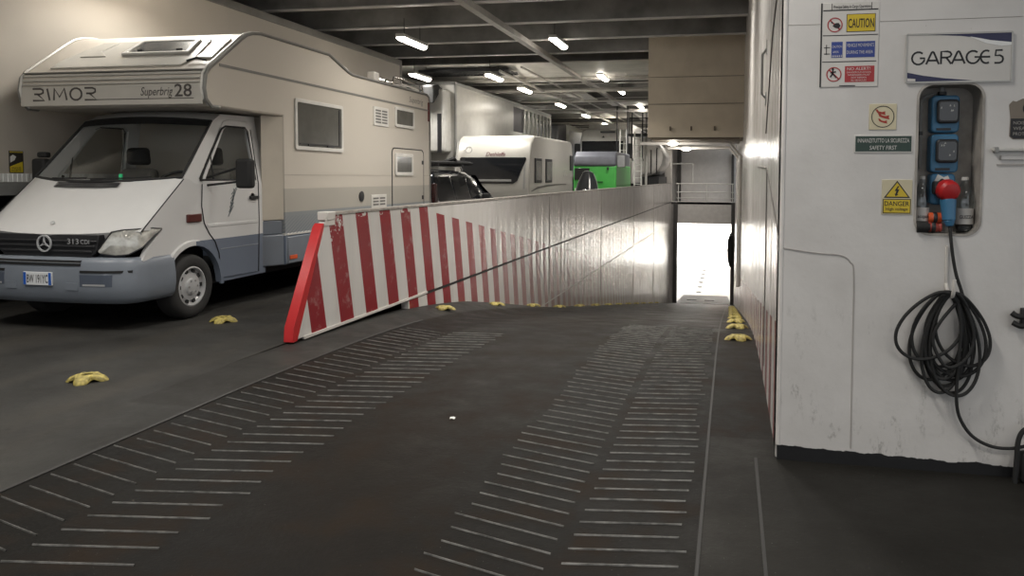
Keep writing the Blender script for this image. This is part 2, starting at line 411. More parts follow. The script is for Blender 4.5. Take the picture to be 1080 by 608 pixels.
k = NT('white_bulkhead_paint'); x, y, z = k.xyz()
n1 = k.noise(2.2, 5, .6); n2 = k.noise(14, 5, .7)
c = k.ramp(n1, [(.3, (.56, .54, .52)), (.6, (.63, .61, .59))])
low = k.ramp(z, [(.45, 1.0), (.98, 0.0)])
sc = k.ramp(k.noise(1, 6, .8, stretch=(22, 22, 9)), [(.55, 0.0), (.66, .6)])
smz = k.ramp(k.noise(3.2, 3), [(.44, 0.0), (.60, 1.0)])
c = k.mix(k.math('MULTIPLY', k.math('MULTIPLY', sc, low), smz), c, (.17, .16, .145))
c = k.mix(k.ramp(k.noise(46, 2), [(.76, 0.0), (.79, .6)]), c, (.25, .2, .16))
edge = k.math('ADD', .067, k.math('MULTIPLY', k.math('SUBTRACT', k.noise(1, 4, .7, stretch=(9, 1, 0)), .5), .05))
c = k.mix(k.math('LESS_THAN', z, k.math('SUBTRACT', edge, k.math('MULTIPLY', k.math('SUBTRACT', x, .9), .02))), c, (.012, .012, .013))
k.base(c); k.rough(.42); k.bump(k.noise(9, 4), .006, .5); M_bulk = k.mat
RX0, RX1, RZ0, RZ1 = .951, 1.255, 1.262, 2.032
hole = rrect(RX0, RX1, RZ0, RZ1, .07, 6)
b = MB()
b.holed([(WX, WY, -.25), (2.6, WY, -.25), (2.6, WY, 5.2), (WX, WY, 5.2)], [(x, WY, z) for x, z in hole])
b.f([(2.6, WY, -.25), (6, WY, -.25), (6, WY, 5.2), (2.6, WY, 5.2)])
b.f([(WX, WY, -.25), (WX, WY, 5.2), (WX, WY + .3, 5.2), (WX, WY + .3, -.25)])
b.f([(WX, WY + .3, -.25), (WX, WY + .3, 5.2), (6, WY + .3, 5.2), (6, WY + .3, -.25)])
struct(b.build('wall_front', M_bulk, smooth=False, recalc=False))
b = MB(); D = .16
b.loft([[(x, WY - .004, z) for x, z in hole], [(x, WY + D, z) for x, z in hole]], True)
b.f([(x, WY + D, z) for x, z in hole])
b.loft([[(x, WY - .004, z) for x, z in hole], [(x, WY - .004, z) for x, z in rrect(RX0 - .012, RX1 + .012, RZ0 - .012, RZ1 + .012, .08, 6)], [(x, WY + .002, z) for x, z in rrect(RX0 - .012, RX1 + .012, RZ0 - .012, RZ1 + .012, .08, 6)]], True)
struct(b.build('trim_6', mat('grimy_grey_recess', (.34, .315, .285), .5, var=.3, scale=9), ang=50))
b = MB()      # shallow grooves: an inspection panel and weld lines
b.tube(smooth_path([(.283, WY, 1.168), (.45, WY, 1.145), (.58, WY, 1.135), (.63, WY, 1.10), (.650, WY, 1.03), (.652, WY, .6), (.655, WY, .09)], 6), .0045, 5)
b.tube([(.28, WY, 2.362), (.45, WY, 2.362)], .002, 4); b.tube([(.75, WY, 2.366), (2.5, WY, 2.37)], .002, 4)
b.tube([(1.33, WY, 1.62), (2.5, WY, 1.62)], .006, 5)
struct(b.build('trim_7', mat('painted_groove', (.38, .355, .335), .5)))

# ---- far end of the ramp well with the opening to the lower hold
M_end = mat('far_bulkhead_paint', (.50, .48, .46), .45, var=.08)
b = MB()
b.box(-4.1, -3.36, END, END + .3, HOLD_Z - .3, 0); b.box(.17, .6, END, END + .3, HOLD_Z - .3, 0); b.box(-3.36, .17, END, END + .3, -1.30, 0)
b.box(-4.1, .6, END, END + 2.2, -.12, .0)
struct(b.build('wall_far_lower', M_end, smooth=False))
b = MB()
b.box(-3.9, 2.5, END + 2.2, END + 2.5, 0, 5.2)
struct(b.build('wall_far_upper', mat('white_shutter_paint', (.62, .60, .585), .4, var=.06), smooth=False))
b = MB()
b.box(-3.42, -3.16, END - .12, END - .02, HOLD_Z, 0); b.box(.05, .25, END - .12, END - .02, HOLD_Z, 0)
b.box(-3.36, -3.12, END + 1.9, END + 2.15, 0, 3.4); b.box(.02, .18, END + 1.9, END + 2.15, 0, 3.0)
struct(b.build('trim_8', mat('dark_door_post', (.05, .047, .045), .5), smooth=False))
b = MB()
b.box(-3.98, -3.55, END - .05, END + .35, 0, 3.75)
b.tube([(-4.3, END + .2, 3.62), (.05, END + .2, 3.62), (.6, END + .2, 2.9)], .10, 8)
struct(b.build('trim_9', M_white, smooth=True))
t = thing('guard_rail', 'grey tubular guard rail across the far end above the opening', 'railing', (-1.6, END, 0))
for x in (-3.15, -1.45, .1): b = MB(); b.cyl((x, END + .1, 0), (x, END + .1, 1.15), .03, seg=8); b.build('post', M_lgrey, t)
for z in (.25, .62, 1.13):
    b = MB(); b.cyl((-3.3, END + .1, z), (.22, END + .1, z), .028, seg=8); b.build('rail', M_lgrey, t)
b = MB(); b.tube([(-3.55, END + .3, 2.35), (-2.3, END + .3, 2.35), (-2.3, END + .3, 1.13)], .03, 8); b.build('gate_rail', M_lgrey, t)

# ---- lower hold seen through the opening
M_hold = mat('hold_white', (.72, .71, .69), .35, var=.06)
b = MB(); b.box(-14, 10, END + .2, 100, HOLD_Z - .3, HOLD_Z - .02)
struct(b.build('floor_hold', mat('hold_floor_paint', (.20, .198, .19), .3, var=.3, scale=.9), smooth=False))
b = MB(); b.box(-14, 10, 94, 94.3, HOLD_Z, -.6); b.box(-14.3, -14, END + .3, 94, HOLD_Z, -.6); b.box(10, 10.3, END + .3, 94, HOLD_Z, -.6)
struct(b.build('wall_hold', M_hold, smooth=False))
b = MB(); b.box(-14, 10, END + .3, 94, -.55, -.3)
for x, y in ((-8, 76), (-1.6, 74), (4, 76), (-8, 84), (-1.6, 81), (4, 85), (-6, 90), (0, 89)): b.box(x - .34, x + .34, y - 1.55, y + 1.55, -.72, -.54)
struct(b.build('ceiling_hold', M_hold, smooth=False))
b = MB()
b.loft([[(-3.2, END + .1, HOLD_Z + .02), (.1, END + .1, HOLD_Z + .02)], [(-2.9, END + 2.8, HOLD_Z + .10), (-.1, END + 2.8, HOLD_Z + .10)], [(-2.9, END + 3.0, HOLD_Z), (-.1, END + 3.0, HOLD_Z)]])
b.box(-2.6, -2.0, END + 1.0, END + 1.8, HOLD_Z + .05, HOLD_Z + .075); b.box(-1.5, -.9, END + 1.0, END + 1.8, HOLD_Z + .05, HOLD_Z + .075)
struct(b.build('trim_10', mat('dark_sill_plate', (.05, .05, .048), .5), smooth=False))
ti = thing('equipment_cabinet', 'tan cabinet with a reddish door in the bright hold beyond the opening', 'cabinet', (-.9, 75, HOLD_Z))
b = MB(); b.box(-1.30, -.55, 75, 75.6, HOLD_Z - .02, -3.55); b.build('body', mat('tan_paint', (.34, .23, .14), .5), ti, bevel=.03)
b = MB(); b.box(-1.22, -.63, 74.96, 75, HOLD_Z + .7, -4.5); b.build('door', mat('rust_red_paint', (.22, .09, .06), .5), ti, bevel=.02)
t = thing('hose_bundle', 'black hose bundle hanging on the right post of the far opening', 'hose', (.0, END - .3, -3))
b = MB()
for i in range(4):
    a = i * .03; b.tube(smooth_path([(.04 - a + (.10 - .01 * i) * math.cos(q * PI / 6), END - .22 - a * .6, -2.85 + (1.0 - .1 * i) * math.sin(q * PI / 6)) for q in range(12)], 2, True), .05, 6, True)
b.build('hose', M_black, t)
b = MB(); b.cyl((.12, END - .1, -1.95), (-.02, END - .42, -1.95), .04, seg=8); b.build('hook', M_grey, t)

# ---- ceiling
k = NT('ceiling_paint_lit_far'); x, y, z = k.xyz()
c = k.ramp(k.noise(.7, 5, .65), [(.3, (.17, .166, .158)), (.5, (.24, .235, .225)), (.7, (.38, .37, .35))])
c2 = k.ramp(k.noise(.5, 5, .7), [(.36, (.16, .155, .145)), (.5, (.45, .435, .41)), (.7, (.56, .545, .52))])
c = k.mix(k.ramp(k.math('DIVIDE', y, 48.0), [(.40, 0.0), (.45, 1.0)]), c, c2)  # lamplight on the far ceiling is put into the colour as a lighter tone
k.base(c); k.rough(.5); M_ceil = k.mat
M_beam = mat('beam_paint', (.24, .235, .225), .45, var=.35, scale=1.4); M_flange = mat('beam_flange_lit_paint', (.62, .605, .58), .4, var=.2, scale=2)  # flanges coloured brighter than the webs to carry the light on their edges
CZ = 5.05; BZ = 4.62
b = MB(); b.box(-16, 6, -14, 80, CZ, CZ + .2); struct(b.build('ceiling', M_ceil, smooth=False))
nb = 0; yb = -11.8
while yb < 78:
    b = MB(); b.m(0).box(-16, WX if yb > WY else 6, yb - .012, yb + .012, BZ, CZ)
    b.m(1).box(-16, WX if yb > WY else 6, yb - .07, yb + .07, BZ - .022, BZ)
    nb += 1; struct(b.build('trim_%d' % (10 + nb), [M_beam, M_flange], smooth=False)); yb += 1.93 if yb < 22 else 2.4
b = MB()
b.box(-4.60, -4.46, -14, 80, BZ - .14, BZ - .022)
struct(b.build('trim_70', mat('girder_paint', (.36, .345, .32), .42, var=.15), smooth=False))
b = MB(); b.box(-14, -.1, 20.3, 24.4, 4.565, 4.592); b.box(-14, -5.2, 27.9, 31.0, 4.565, 4.592); b.box(-5.0, -.1, 31.2, 33.0, 4.56, 4.592); b.box(-14, -3, 36.2, 40.0, 4.565, 4.592)
struct(b.build('trim_74', mat('deckhead_panel_paint', (.72, .70, .66), .42, var=.18, scale=1.6), smooth=False))
b = MB()
for y_, z_, r_, xa, xb in ((23.2, 4.5, .05, -13, 0), (25.6, 4.42, .07, -14, -.2), (29.8, 4.46, .05, -14, 0), (33.7, 4.40, .08, -13, 0), (41.3, 4.4, .08, -14, 0), (45.2, 4.35, .06, -14, .2)):
    b.cyl((xa, y_, z_), (xb, y_, z_), r_, seg=8)
for x_, z_, r_ in ((-6.2, 4.4, .045), (-9.6, 4.42, .06), (-5.6, 4.5, .03)): b.cyl((x_, 20.5, z_), (x_, 78, z_), r_, seg=8)
struct(b.build('trim_71', mat('ceiling_pipe_paint', (.50, .48, .45), .38, var=.12), smooth=True))
t = thing('cable_tray', 'dark cable tray grating hung under the ceiling above the truck trailers', 'cable tray', (-7.2, 21, 4.5))
for y in (20.6, 21.5): b = MB(); b.box(-8.6, -6.0, y, y + .06, 4.42, 4.50); b.build('side_rail', M_dark, t)
b = MB()
for i in range(27): b.box(-8.6 + .1 * i, -8.56 + .1 * i, 20.66, 21.5, 4.43, 4.45)
b.box(-8.5, -6.1, 20.8, 21.4, 4.45, 4.49); b.build('rung', M_dark, t)
for x in (-8.3, -6.4): b = MB(); b.cyl((x, 21.05, 4.45), (x, 21.05, CZ), .015, seg=6); b.build('hanger', M_dark, t)

# beige casing hanging at the right above the ramp, with conduits below it
k = NT('beige_casing_paint'); c = k.ramp(k.noise(1.6, 4), [(.3, (.62, .54, .425)), (.7, (.73, .645, .515))])
c = k.mix(k.ramp(k.noise(1, 5, .7, stretch=(1.2, 1, 14)), [(.70, 0.0), (.76, .5)]), c, (.14, .11, .08)); k.base(c); k.rough(.55); M_beige = k.mat
b = MB(); b.box(-2.0, WX, 19, 21.2, 2.72, CZ); b.box(-2.0, WX, 18.93, 21.25, 2.50, 2.735)
struct(b.build('wall_casing', M_beige, smooth=False))
b = MB()
for x_ in (-1.45, -.95, -.40): b.box(x_ - .02, x_ + .02, 18.86, 18.935, 2.66, 2.76)
b.box(-2.0, WX, 18.985, 19.0, 3.30, 3.312); b.box(-2.0, WX, 18.985, 19.0, 3.95, 3.96)
b.box(-1.9, .2, 18.95, 21.2, 2.44, 2.50)
struct(b.build('trim_72', mat('brown_casing_trim', (.15, .12, .085), .6), smooth=False))  # brown brackets, joint strips and bottom board of the casing
b = MB()
b.tube([(-2.3, 20.0, 2.40), (-.05, 20.0, 2.40), (.22, 20.0, 2.08), (.22, 20.0, -1.2)], .045, 8)
b.tube([(-1.75, 22.0, 2.36), (-.05, 22.0, 2.36), (.22, 22.0, 2.02), (.22, 22.0, -1.5)], .045, 8)
struct(b.build('trim_73', M_white))
# back and left ends of the garage
b = MB(); b.box(-16.3, -16, -14, 80, 0, 5.2); b.box(-16, -3.9, 79.6, 80, 0, 5.2)
struct(b.build('wall_back', mat('dim_bulkhead', (.30, .285, .265), .5), smooth=False))

# ---- ceiling lamps
def lamp_builder():
    r = thing('ceiling_light', 'x', 'light', (0, 0, 0), 'tubular ceiling lights under the garage deckhead')
    b = MB(); b.box(-.09, .09, -.62, .62, .0, .07); b.build('housing', M_lgrey, r, bevel=.015)
    for y in (-.4, .4): b = MB(); b.cyl((0, y, .065), (0, y, .40), .007, seg=6); b.build('stem', M_dark, r)
    b = MB(); b.loft([[(.085 * math.cos(a), y, -.065 * math.sin(a)) for a in [PI * i / 8 for i in range(9)]] for y in (-.58, .58)], False)
    for y in (-.58, .58): b.f([(.085 * math.cos(PI * i / 8), y, -.065 * math.sin(PI * i / 8)) for i in range(9)])
    b.build('diffuser', M_lens, r)
    ld = bpy.data.lights.new('lamp_light', 'AREA'); ld.shape = 'RECTANGLE'; ld.size = .17; ld.size_y = 1.16; ld.energy = LAMP_W; ld.color = LAMP_COL
    ld.spread = math.radians(155)
    lo = bpy.data.objects.new('lamp_light', ld); C.objects.link(lo); lo.parent = r; lo.location = (0, 0, -.075)
    return r
LZ = BZ - .10
lr = lamp_builder(); first = True
def put_lamp(x, y, lab, z=LZ):
    global first
    if first: first = False; lr.location = (x, y, z); lr['label'] = lab; o = lr
    else: o = copy_tree(lr, (x, y, z), lab)
    if x < -6 and 8 < y < 27:
        for ch in o.children:
            if ch.type == 'LIGHT':
                if 'lamp_dimmed_narrow' not in bpy.data.lights: q = ch.data.copy(); q.name = 'lamp_dimmed_narrow'; q.spread = math.radians(130); q.energy = LAMP_W * .5  # dimmed, narrowed light without a real louvre, keeps hot spots off the trailers
                ch.data = bpy.data.lights['lamp_dimmed_narrow']
    return o
ROWL = [(14.85, 'bright tubular ceiling light on the left, nearest one above the camper roof'), (20.4, 'ceiling light above the white trailer, right of the cable tray'),
        (23.6, 'ceiling light above the far half of the white trailer'), (28.8, None), (34, None), (39.6, None), (45, None), (52, None)]
ROWR = [(17.05, 'bright tubular ceiling light right of the long girder, nearest on that side'), (23.2, 'ceiling light beside the girder just left of the beige casing, nearer one'),
        (27.0, 'ceiling light beside the girder left of the beige casing, second one'), (33, None), (39, None), (45, None), (52, None), (60, None)]
FARL = 'small distant ceiling light in the rear of the left row'
FARR = 'small distant ceiling light in the rear row beside the girder'
for y, l in ROWL: put_lamp(-6.33, y, l or FARL, 4.235)
for y, l in ROWR: put_lamp(-3.8, y, l or FARR)
put_lamp(-8.3, 20.0, 'ceiling light above the cab end of the trailer, farthest left of its row', 4.235); put_lamp(-9.2, 34, 'dim far ceiling light above the trailers at the far left')
for y in (36.0, 41.0, 46.2): put_lamp(-1.7, y, 'unseen ceiling light added over the far end of the ramp behind the beige casing')  # hidden behind the casing, added to brighten the white shutter
NEAR = 'unseen ceiling light over the near deck'
for x, y in ((-6.9, 8.8), (-7.03, 4.0), (-7.03, -1.5), (-3.8, 11.0), (-3.8, 5.0), (-3.8, -1.5), (-.6, 11.6), (-2.0, 11.6), (-.9, 7.5), (-.9, 3.0), (1.5, -1.2), (3.6, -1.2), (1.5, -4.5), (-1.2, -4.5), (-3.8, -8), (-7.03, -8)): put_lamp(x, y, NEAR)  # out of view
def bulkhead_lamp(x, y, z, lab):
    r = thing('bulkhead_light', lab, 'light', (x, y, z)); b = MB(); b.box(x - .16, x + .16, y - .07, y + .07, z, z + .06); b.build('housing', M_lgrey, r, bevel=.01)
    b = MB(); b.lathe([(.13, 0), (.12, .03), (.06, .055)], (x, y, z), (0, 0, -1), 16); b.build('globe', M_lens, r)
    ld = bpy.data.lights.new('lamp_light', 'POINT'); ld.energy = 14; ld.color = LAMP_COL; ld.shadow_soft_size = .1
    lo = bpy.data.objects.new('lamp_light', ld); C.objects.link(lo); lo.parent = r; lo.location = (0, 0, -.13)
bulkhead_lamp(-1.42, 19.4, 2.38, 'small bright lamp under the beige casing, left one'); bulkhead_lamp(-1.22, 21.6, 2.33, 'small bright lamp under the beige casing, right one')
for x, y in ((-8, 76), (-1.6, 74), (4, 76), (-8, 84), (-1.6, 81), (4, 85), (-6, 90), (0, 89)):
    ld = bpy.data.lights.new('hold_lamp', 'AREA'); ld.shape = 'RECTANGLE'; ld.size = .6; ld.size_y = 3; ld.energy = HOLD_W; ld.spread = math.radians(110); ld.color = (1, .97, .93)
    lo = bpy.data.objects.new('hold_lamp', ld); C.objects.link(lo); lo.location = (x, y, -.75)
# ================================================================== the motorhome
XC = -6.60
BR, BL = -5.50, -7.85          # living body sides
rv = thing('motorhome', 'white coach built motorhome with overcab bed and blue-grey bumper, parked left of the striped barrier', 'motorhome', (XC, 10, 0))
k = NT('motorhome_side_paint'); x, y, z = k.xyz()
c = k.ramp(k.math('DIVIDE', z, 4.0), [(0, (.12, .15, .205)), (.193, (.60, .59, .56)), (.2, (.25, .265, .27)), (.268, (.40, .375, .33)), (.34, (.535, .49, .425))], True)
hat = k.math('LESS_THAN', k.math('FRACT', k.math('MULTIPLY', k.math('SUBTRACT', z, k.math('MULTIPLY', y, .55)), 22.0)), .45)
inb = k.math('MULTIPLY', k.math('GREATER_THAN', z, .8), k.math('LESS_THAN', z, 1.03))
c = k.mix(k.math('MULTIPLY', k.math('MULTIPLY', hat, inb), k.math('MULTIPLY_ADD', z, -1.6, 1.9, True)), c, (.13, .155, .20))
k.base(c); k.rough(.36); M_rv = k.mat
M_rvf = mat('motorhome_front_gelcoat', (.50, .48, .435), .24, var=.03, coat=.3)
k = NT('cab_paint'); x, y, z = k.xyz()
c = k.ramp(k.math('DIVIDE', z, 4.0), [(0, (.15, .175, .22)), (.2035, (.60, .595, .585))], True)
c = k.mix(k.math('MULTIPLY', k.math('LESS_THAN', y, 7.36), k.math('GREATER_THAN', z, .66)), c, (.60, .595, .585))
k.base(c); k.rough(.24); k.b.inputs['Coat Weight'].default_value = .3; M_cab = k.mat
M_cabblue = mat('blue_grey_bumper', (.175, .195, .225), .36, var=.05)
M_cabwhite = mat('cab_white_paint', (.60, .595, .585), .22, var=.02, coat=.4)
M_trim = mat('grey_edge_trim', (.20, .195, .18), .4); M_trimw = mat('white_edge_trim', (.62, .60, .56), .3)

prof = [(7.47, 2.285), (7.385, 2.36), (7.36, 2.47), (7.385, 2.62), (7.45, 2.695), (8.02, 3.10), (8.12, 3.16), (8.24, 3.20), (8.4, 3.225), (10.0, 3.225), (10.08, 3.20), (10.55, 3.055),
        (10.68, 3.03), (13.54, 3.035), (13.64, 3.0), (13.68, 2.9), (13.68, .48), (11.36, .46)]
AX2 = 10.90
prof += [(AX2 + .43 * math.cos(a), .36 + .43 * math.sin(a)) for a in [PI * (.08 + .84 * i / 8) for i in range(9)]] + [(10.44, .41), (8.84, .41), (8.84, 2.285)]
b = MB(); b.px(prof, BR, BL); b.build('body', M_rv, rv, bevel=.022, seg=2, ang=30)
edge = [(7.6, 2.285)] + prof[:16] + [(13.68, 1.05)]
for X_, nm in ((BR + .003, 1), (BL - .003, 2)):
    b = MB(); b.tube([(X_, y, z) for y, z in edge], .020, 7); b.build('edge_trim', M_trim, rv)
    s_ = 1 if nm == 1 else -1
    b = MB(); b.tube([(X_ - s_ * .03, y - .012, z + .012) for y, z in edge[1:12]], .014, 6); b.build('edge_trim', M_trimw, rv)
b = MB(); b.box(BR, BR + .006, 7.62, 13.66, 2.735, 2.765); b.build('side_moulding', M_trim, rv)
b = MB(); b.box(BR, BR + .003, 8.86, 13.66, 1.546, 1.552); b.build('panel_joint', mat('joint_line', (.34, .31, .27), .5), rv)
# moulded overcab front: ridged nose band, raised slope panel, skylight window
b = MB()
for z0, z1, yo in ((2.625, 2.655, 7.372), (2.575, 2.60, 7.352), (2.53, 2.55, 7.35)): b.box(BL + .05, BR - .05, yo, 7.5, z0, z1)
b.build('nose_ridge', M_rvf, rv, bevel=.008)
b = MB(); b.box(BL + .03, BR - .03, 7.384, 7.44, 2.668, 2.682); b.build('nose_joint', M_trim, rv)
b = MB(); b.box(BL + .02, BR - .02, 7.352, 7.37, 2.30, 2.52)
b.build('nose_band', mat('nose_band_gelcoat', (.47, .445, .40), .3, var=.04), rv, bevel=.01)
sl0, sl1 = V(0, 7.45, 2.695), V(0, 8.02, 3.10); sd = (sl1 - sl0).normalized(); SL = (sl1 - sl0).length
def sp(x, t): return V(x, 0, 0) + sl0 + sd * (SL * t)
def slope(pts, t_, off): return [(p[0] , p[1] * SL) for p in pts]
XD, YD = V(1, 0, 0), sd
b = MB(); b.plate([(BL + .28, .06), (BR - .38, .06), (BR - .30, .24), (BR - .36, SL - .02), (BL + .55, SL - .02), (BL + .30, .26)], sl0, XD, YD, .018); b.build('slope_panel', M_rvf, rv, bevel=.012)
b = MB(); b.plate([(BL + .50, .30), (BL + .86, .30), (BL + .70, .44), (BL + .80, SL - .06), (BL + .72, SL - .06)], sl0, XD, YD, .028); b.build('slope_fairing', M_rvf, rv, bevel=.01)
b = MB(); b.plate([(BR - .30, .22), (BR - .08, .20), (BR - .10, SL - .02), (BR - .2, SL - .02)], sl0, XD, YD, .026); b.build('slope_fairing', M_rvf, rv, bevel=.01)
b = MB(); b.tube([V(BR - .34, 0, 0) + sl0 + sd * .13 + V(0, -.02, .02), V(BR - .24, 0, 0) + sl0 + sd * .17 + V(0, -.03, .03), V(BR - .10, 0, 0) + sl0 + sd * .13 + V(0, -.02, .02)], .012, 6); b.build('washer_hook', M_dark, rv)
def pl(x, s): return V(x, 0, 0) + sl0 + sd * s
SN = XD.cross(YD)
wq = [(-6.80, SL * .45), (-5.93, SL * .45), (-5.97, SL * .93), (-6.74, SL * .93)]
b = MB(); b.holed([V(x, 0, 0) + sl0 + sd * s + SN * .018 for x, s in wq], [V(x, 0, 0) + sl0 + sd * s + SN * .018 for x, s in [(-6.74, SL * .50), (-5.98, SL * .50), (-6.01, SL * .88), (-6.70, SL * .88)]], SN * .03)
fr = b.build('overcab_window', M_trimw, rv, bevel=.006)
b = MB(); b.plate([(-6.76, SL * .48), (-5.96, SL * .48), (-5.99, SL * .90), (-6.72, SL * .90)], sl0, XD, YD, .012, .024); b.build('pane', mat('mirrored_skylight_pane', (.62, .62, .60), .16, .9, var=.1), fr)
b = MB()
for x_ in (-6.6, -6.1): b.box(x_ - .03, x_ + .03, 7.74, 7.78, 2.945, 2.965)
b.build('catch', M_dark, fr)
# lettering on the nose band
O = V(0, 7.352, 2.365)
def Rg(x0): return [[(x0, .13), (x0 + .10, .13), (x0 + .135, .115), (x0 + .135, .085), (x0 + .10, .07), (x0 + .02, .07)], [(x0 + .06, .07), (x0 + .15, .0), (x0 - .0, .0)]]
L = Rg(-7.66) + [[(-7.47, .13), (-7.44, 0)]] + [[(-7.385, .0), (-7.375, .13), (-7.31, .035), (-7.245, .13), (-7.215, 0)]]
L += [[(-7.17 + .075 + .075 * math.cos(a), .065 + .065 * math.sin(a)) for a in [2 * PI * i / 14 for i in range(15)]]] + Rg(-6.98)
L += [[(-6.83, .0), (-5.62, .0)]]
b = MB(); b.strokes(L[:-1], O, (1, 0, 0), (0, 0, 1), .020, .004); b.strokes(L[-1:], O, (1, 0, 0), (0, 0, 1), .008, .003)
b.text('Superbrig', (-6.27, 7.352, 2.40), (1, 0, 0), (0, 0, 1), .13, .004, wid=.40, shear=.25)
b.text('28', (-5.85, 7.352, 2.385), (1, 0, 0), (0, 0, 1), .19, .004, wid=.21, bold=.012)
b.build('lettering', mat('dark_brown_decal', (.060, .052, .048), .4), rv, smooth=False)
# side windows, vents, locker door
def window_side(y0, y1, z0, z1, nm='side_window', fw=.05, pane=M_sgrey, parent=rv, X_=BR):
    b = MB(); o = rrect(y0, y1, z0, z1, .035, 3); i = rrect(y0 + fw, y1 - fw, z0 + fw, z1 - fw, .02, 3)
    b.holed([(X_ - .002, y, z) for y, z in o], [(X_ - .002, y, z) for y, z in i], (.024, 0, 0)); f = b.build(nm, M_trimw, parent, bevel=.005)
    b = MB(); b.box(X_ - .002, X_ + .013, y0 + fw * .7, y1 - fw * .7, z0 + fw * .7, z1 - fw * .7); b.build('pane', pane, f); return f
f = window_side(9.10, 10.36, 1.875, 2.54)
b = MB(); b.box(BR + .012, BR + .02, 9.20, 10.26, 1.95, 1.965); b.box(BR + .012, BR + .02, 10.235, 10.255, 1.95, 2.47); b.build('seal', M_dark, f)
b = MB(); b.box(BR + .012, BR + .028, 9.4, 9.55, 1.935, 1.96); b.box(BR + .012, BR + .028, 9.9, 10.05, 1.935, 1.96); b.build('catch', M_dark, f)
window_side(12.15, 12.94, 2.36, 2.70)
def vent(y0, y1, z0, z1, nc, nr):
    b = MB(); b.box(BR - .002, BR + .012, y0, y1, z0, z1); f = b.build('fridge_vent', M_trimw, rv, bevel=.006)
    b = MB(); w_ = (y1 - y0 - .08) / nc; h_ = (z1 - z0 - .07) / nr
    for i in range(nc):
        for j in range(nr): b.box(BR + .006, BR + .0135, y0 + .04 + w_ * i + .02, y0 + .04 + w_ * (i + 1) - .02, z0 + .035 + h_ * j + h_ * .22, z0 + .035 + h_ * (j + 1) - h_ * .22)
    b.build('slot', mat('vent_slot_grey', (.13, .125, .115), .5), f)
vent(11.36, 11.90, 2.335, 2.635, 2, 5); vent(11.25, 11.80, 1.03, 1.245, 2, 3)
b = MB(); b.holed([(BR - .002, y, z) for y, z in rrect(12.02, 13.38, .90, 2.015, .10, 4)], [(BR - .002, y, z) for y, z in rrect(12.035, 13.365, .915, 2.0, .09, 4)], (.012, 0, 0)); b.build('door_seal', M_dark, rv)
b = MB(); b.plate([(y, z) for y, z in rrect(12.04, 13.36, .92, 1.995, .09, 4)], (BR, 0, 0), (0, 1, 0), (0, 0, 1), .010); dr = b.build('entrance_door', M_rv, rv, bevel=.004)
b = MB(); b.box(BR + .008, BR + .02, 13.28, 13.33, 1.75, 1.82); b.box(BR + .008, BR + .02, 13.28, 13.33, 1.12, 1.19); b.build('hinge', M_dark, dr)
window_side(12.12, 12.86, 1.545, 1.925, 'door_window', .06, M_sgrey, dr, BR + .01)
b = MB(); b.lathe([(.075, 0), (.08, .012), (.05, .016)], (BR, 10.93, 1.23), (1, 0, 0), 18); b.build('filler_cap', M_dark, rv)
b = MB(); b.text('Superbrig', (BR + .001, 12.75, 2.83), (0, 1, 0), (0, 0, 1), .14, .002, wid=.62, shear=.2); b.build('lettering', mat('grey_decal', (.16, .15, .14), .5), rv, smooth=False)
# roof rails, roof box and ladder
b = MB()
for z_, y0 in ((3.12, 12.0), (3.20, 12.3)): b.tube([(BR - .08, y0 - .1, 3.03), (BR - .08, y0, z_), (BR - .08, 13.5, z_), (BR - .08, 13.6, 3.0)], .016, 7)
b.tube([(BR - .3, 12.2, 3.16), (BR - .3, 13.5, 3.16)], .016, 7); b.build('roof_rail', M_chrome, rv)
b = MB(); b.box(BR - .20, BR - .06, 11.55, 11.72, 3.03, 3.20); b.build('roof_bracket', M_white, rv, bevel=.02)
b = MB(); b.px([(10.15, 3.05), (10.15, 3.2), (10.45, 3.2), (10.75, 3.16), (11.0, 3.04)], BR - .65, BR - .12); b.build('roof_fairing', M_trimw, rv, bevel=.03)
b = MB()
for x_ in (BR - .35, BR - .75): b.tube([(x_, 13.5, 3.12), (x_, 13.76, 3.1), (x_, 13.78, 2.9), (x_, 13.78, .8)], .016, 7)
for i in range(7): b.cyl((BR - .35, 13.78, 1.0 + .28 * i), (BR - .75, 13.78, 1.0 + .28 * i), .013, seg=7)
b.build('rear_ladder', M_silver, rv)
b = MB(); b.box(BL + .3, BR - .9, 12.3, 13.0, 3.03, 3.14); b.build('roof_hatch', M_white, rv, bevel=.04)
b = MB(); b.box(BR - .04, BR + .012, 13.60, 13.70, 2.55, 2.9); b.build('rear_lamp', mat('dark_red_lens', (.12, .02, .02), .25), rv, bevel=.01)
# fairing between the cab and the living body, blue skirt
b = MB(); b.pz([(-5.66, 8.60), (-5.50, 8.86), (-5.70, 8.9)], .98, 2.285); b.build('cab_fairing', M_cream, rv, bevel=.012)
b = MB(); b.pz([(-5.67, 8.58), (-5.53, 8.80), (-5.49, 8.90), (-5.70, 8.95)], .41, .80); b.pz([(-5.665, 8.60), (-5.52, 8.84), (-5.70, 8.9)], .80, .98); b.build('cab_fairing_skirt', M_cabblue, rv, bevel=.015)
b = MB(); b.box(BR - .02, BR + .014, 8.90, 10.40, .42, .765); b.box(BR - .02, BR + .014, 11.40, 13.6, .48, .765); b.build('side_skirt', M_cabblue, rv, bevel=.012)
b = MB(); b.box(BR, BR + .008, 8.9, 13.62, .785, .800); b.build('skirt_line', M_trimw, rv)
b = MB(); b.box(BR + .012, BR + .024, 8.93, 9.10, .475, .525); b.build('side_reflector', M_orange, rv, bevel=.004)

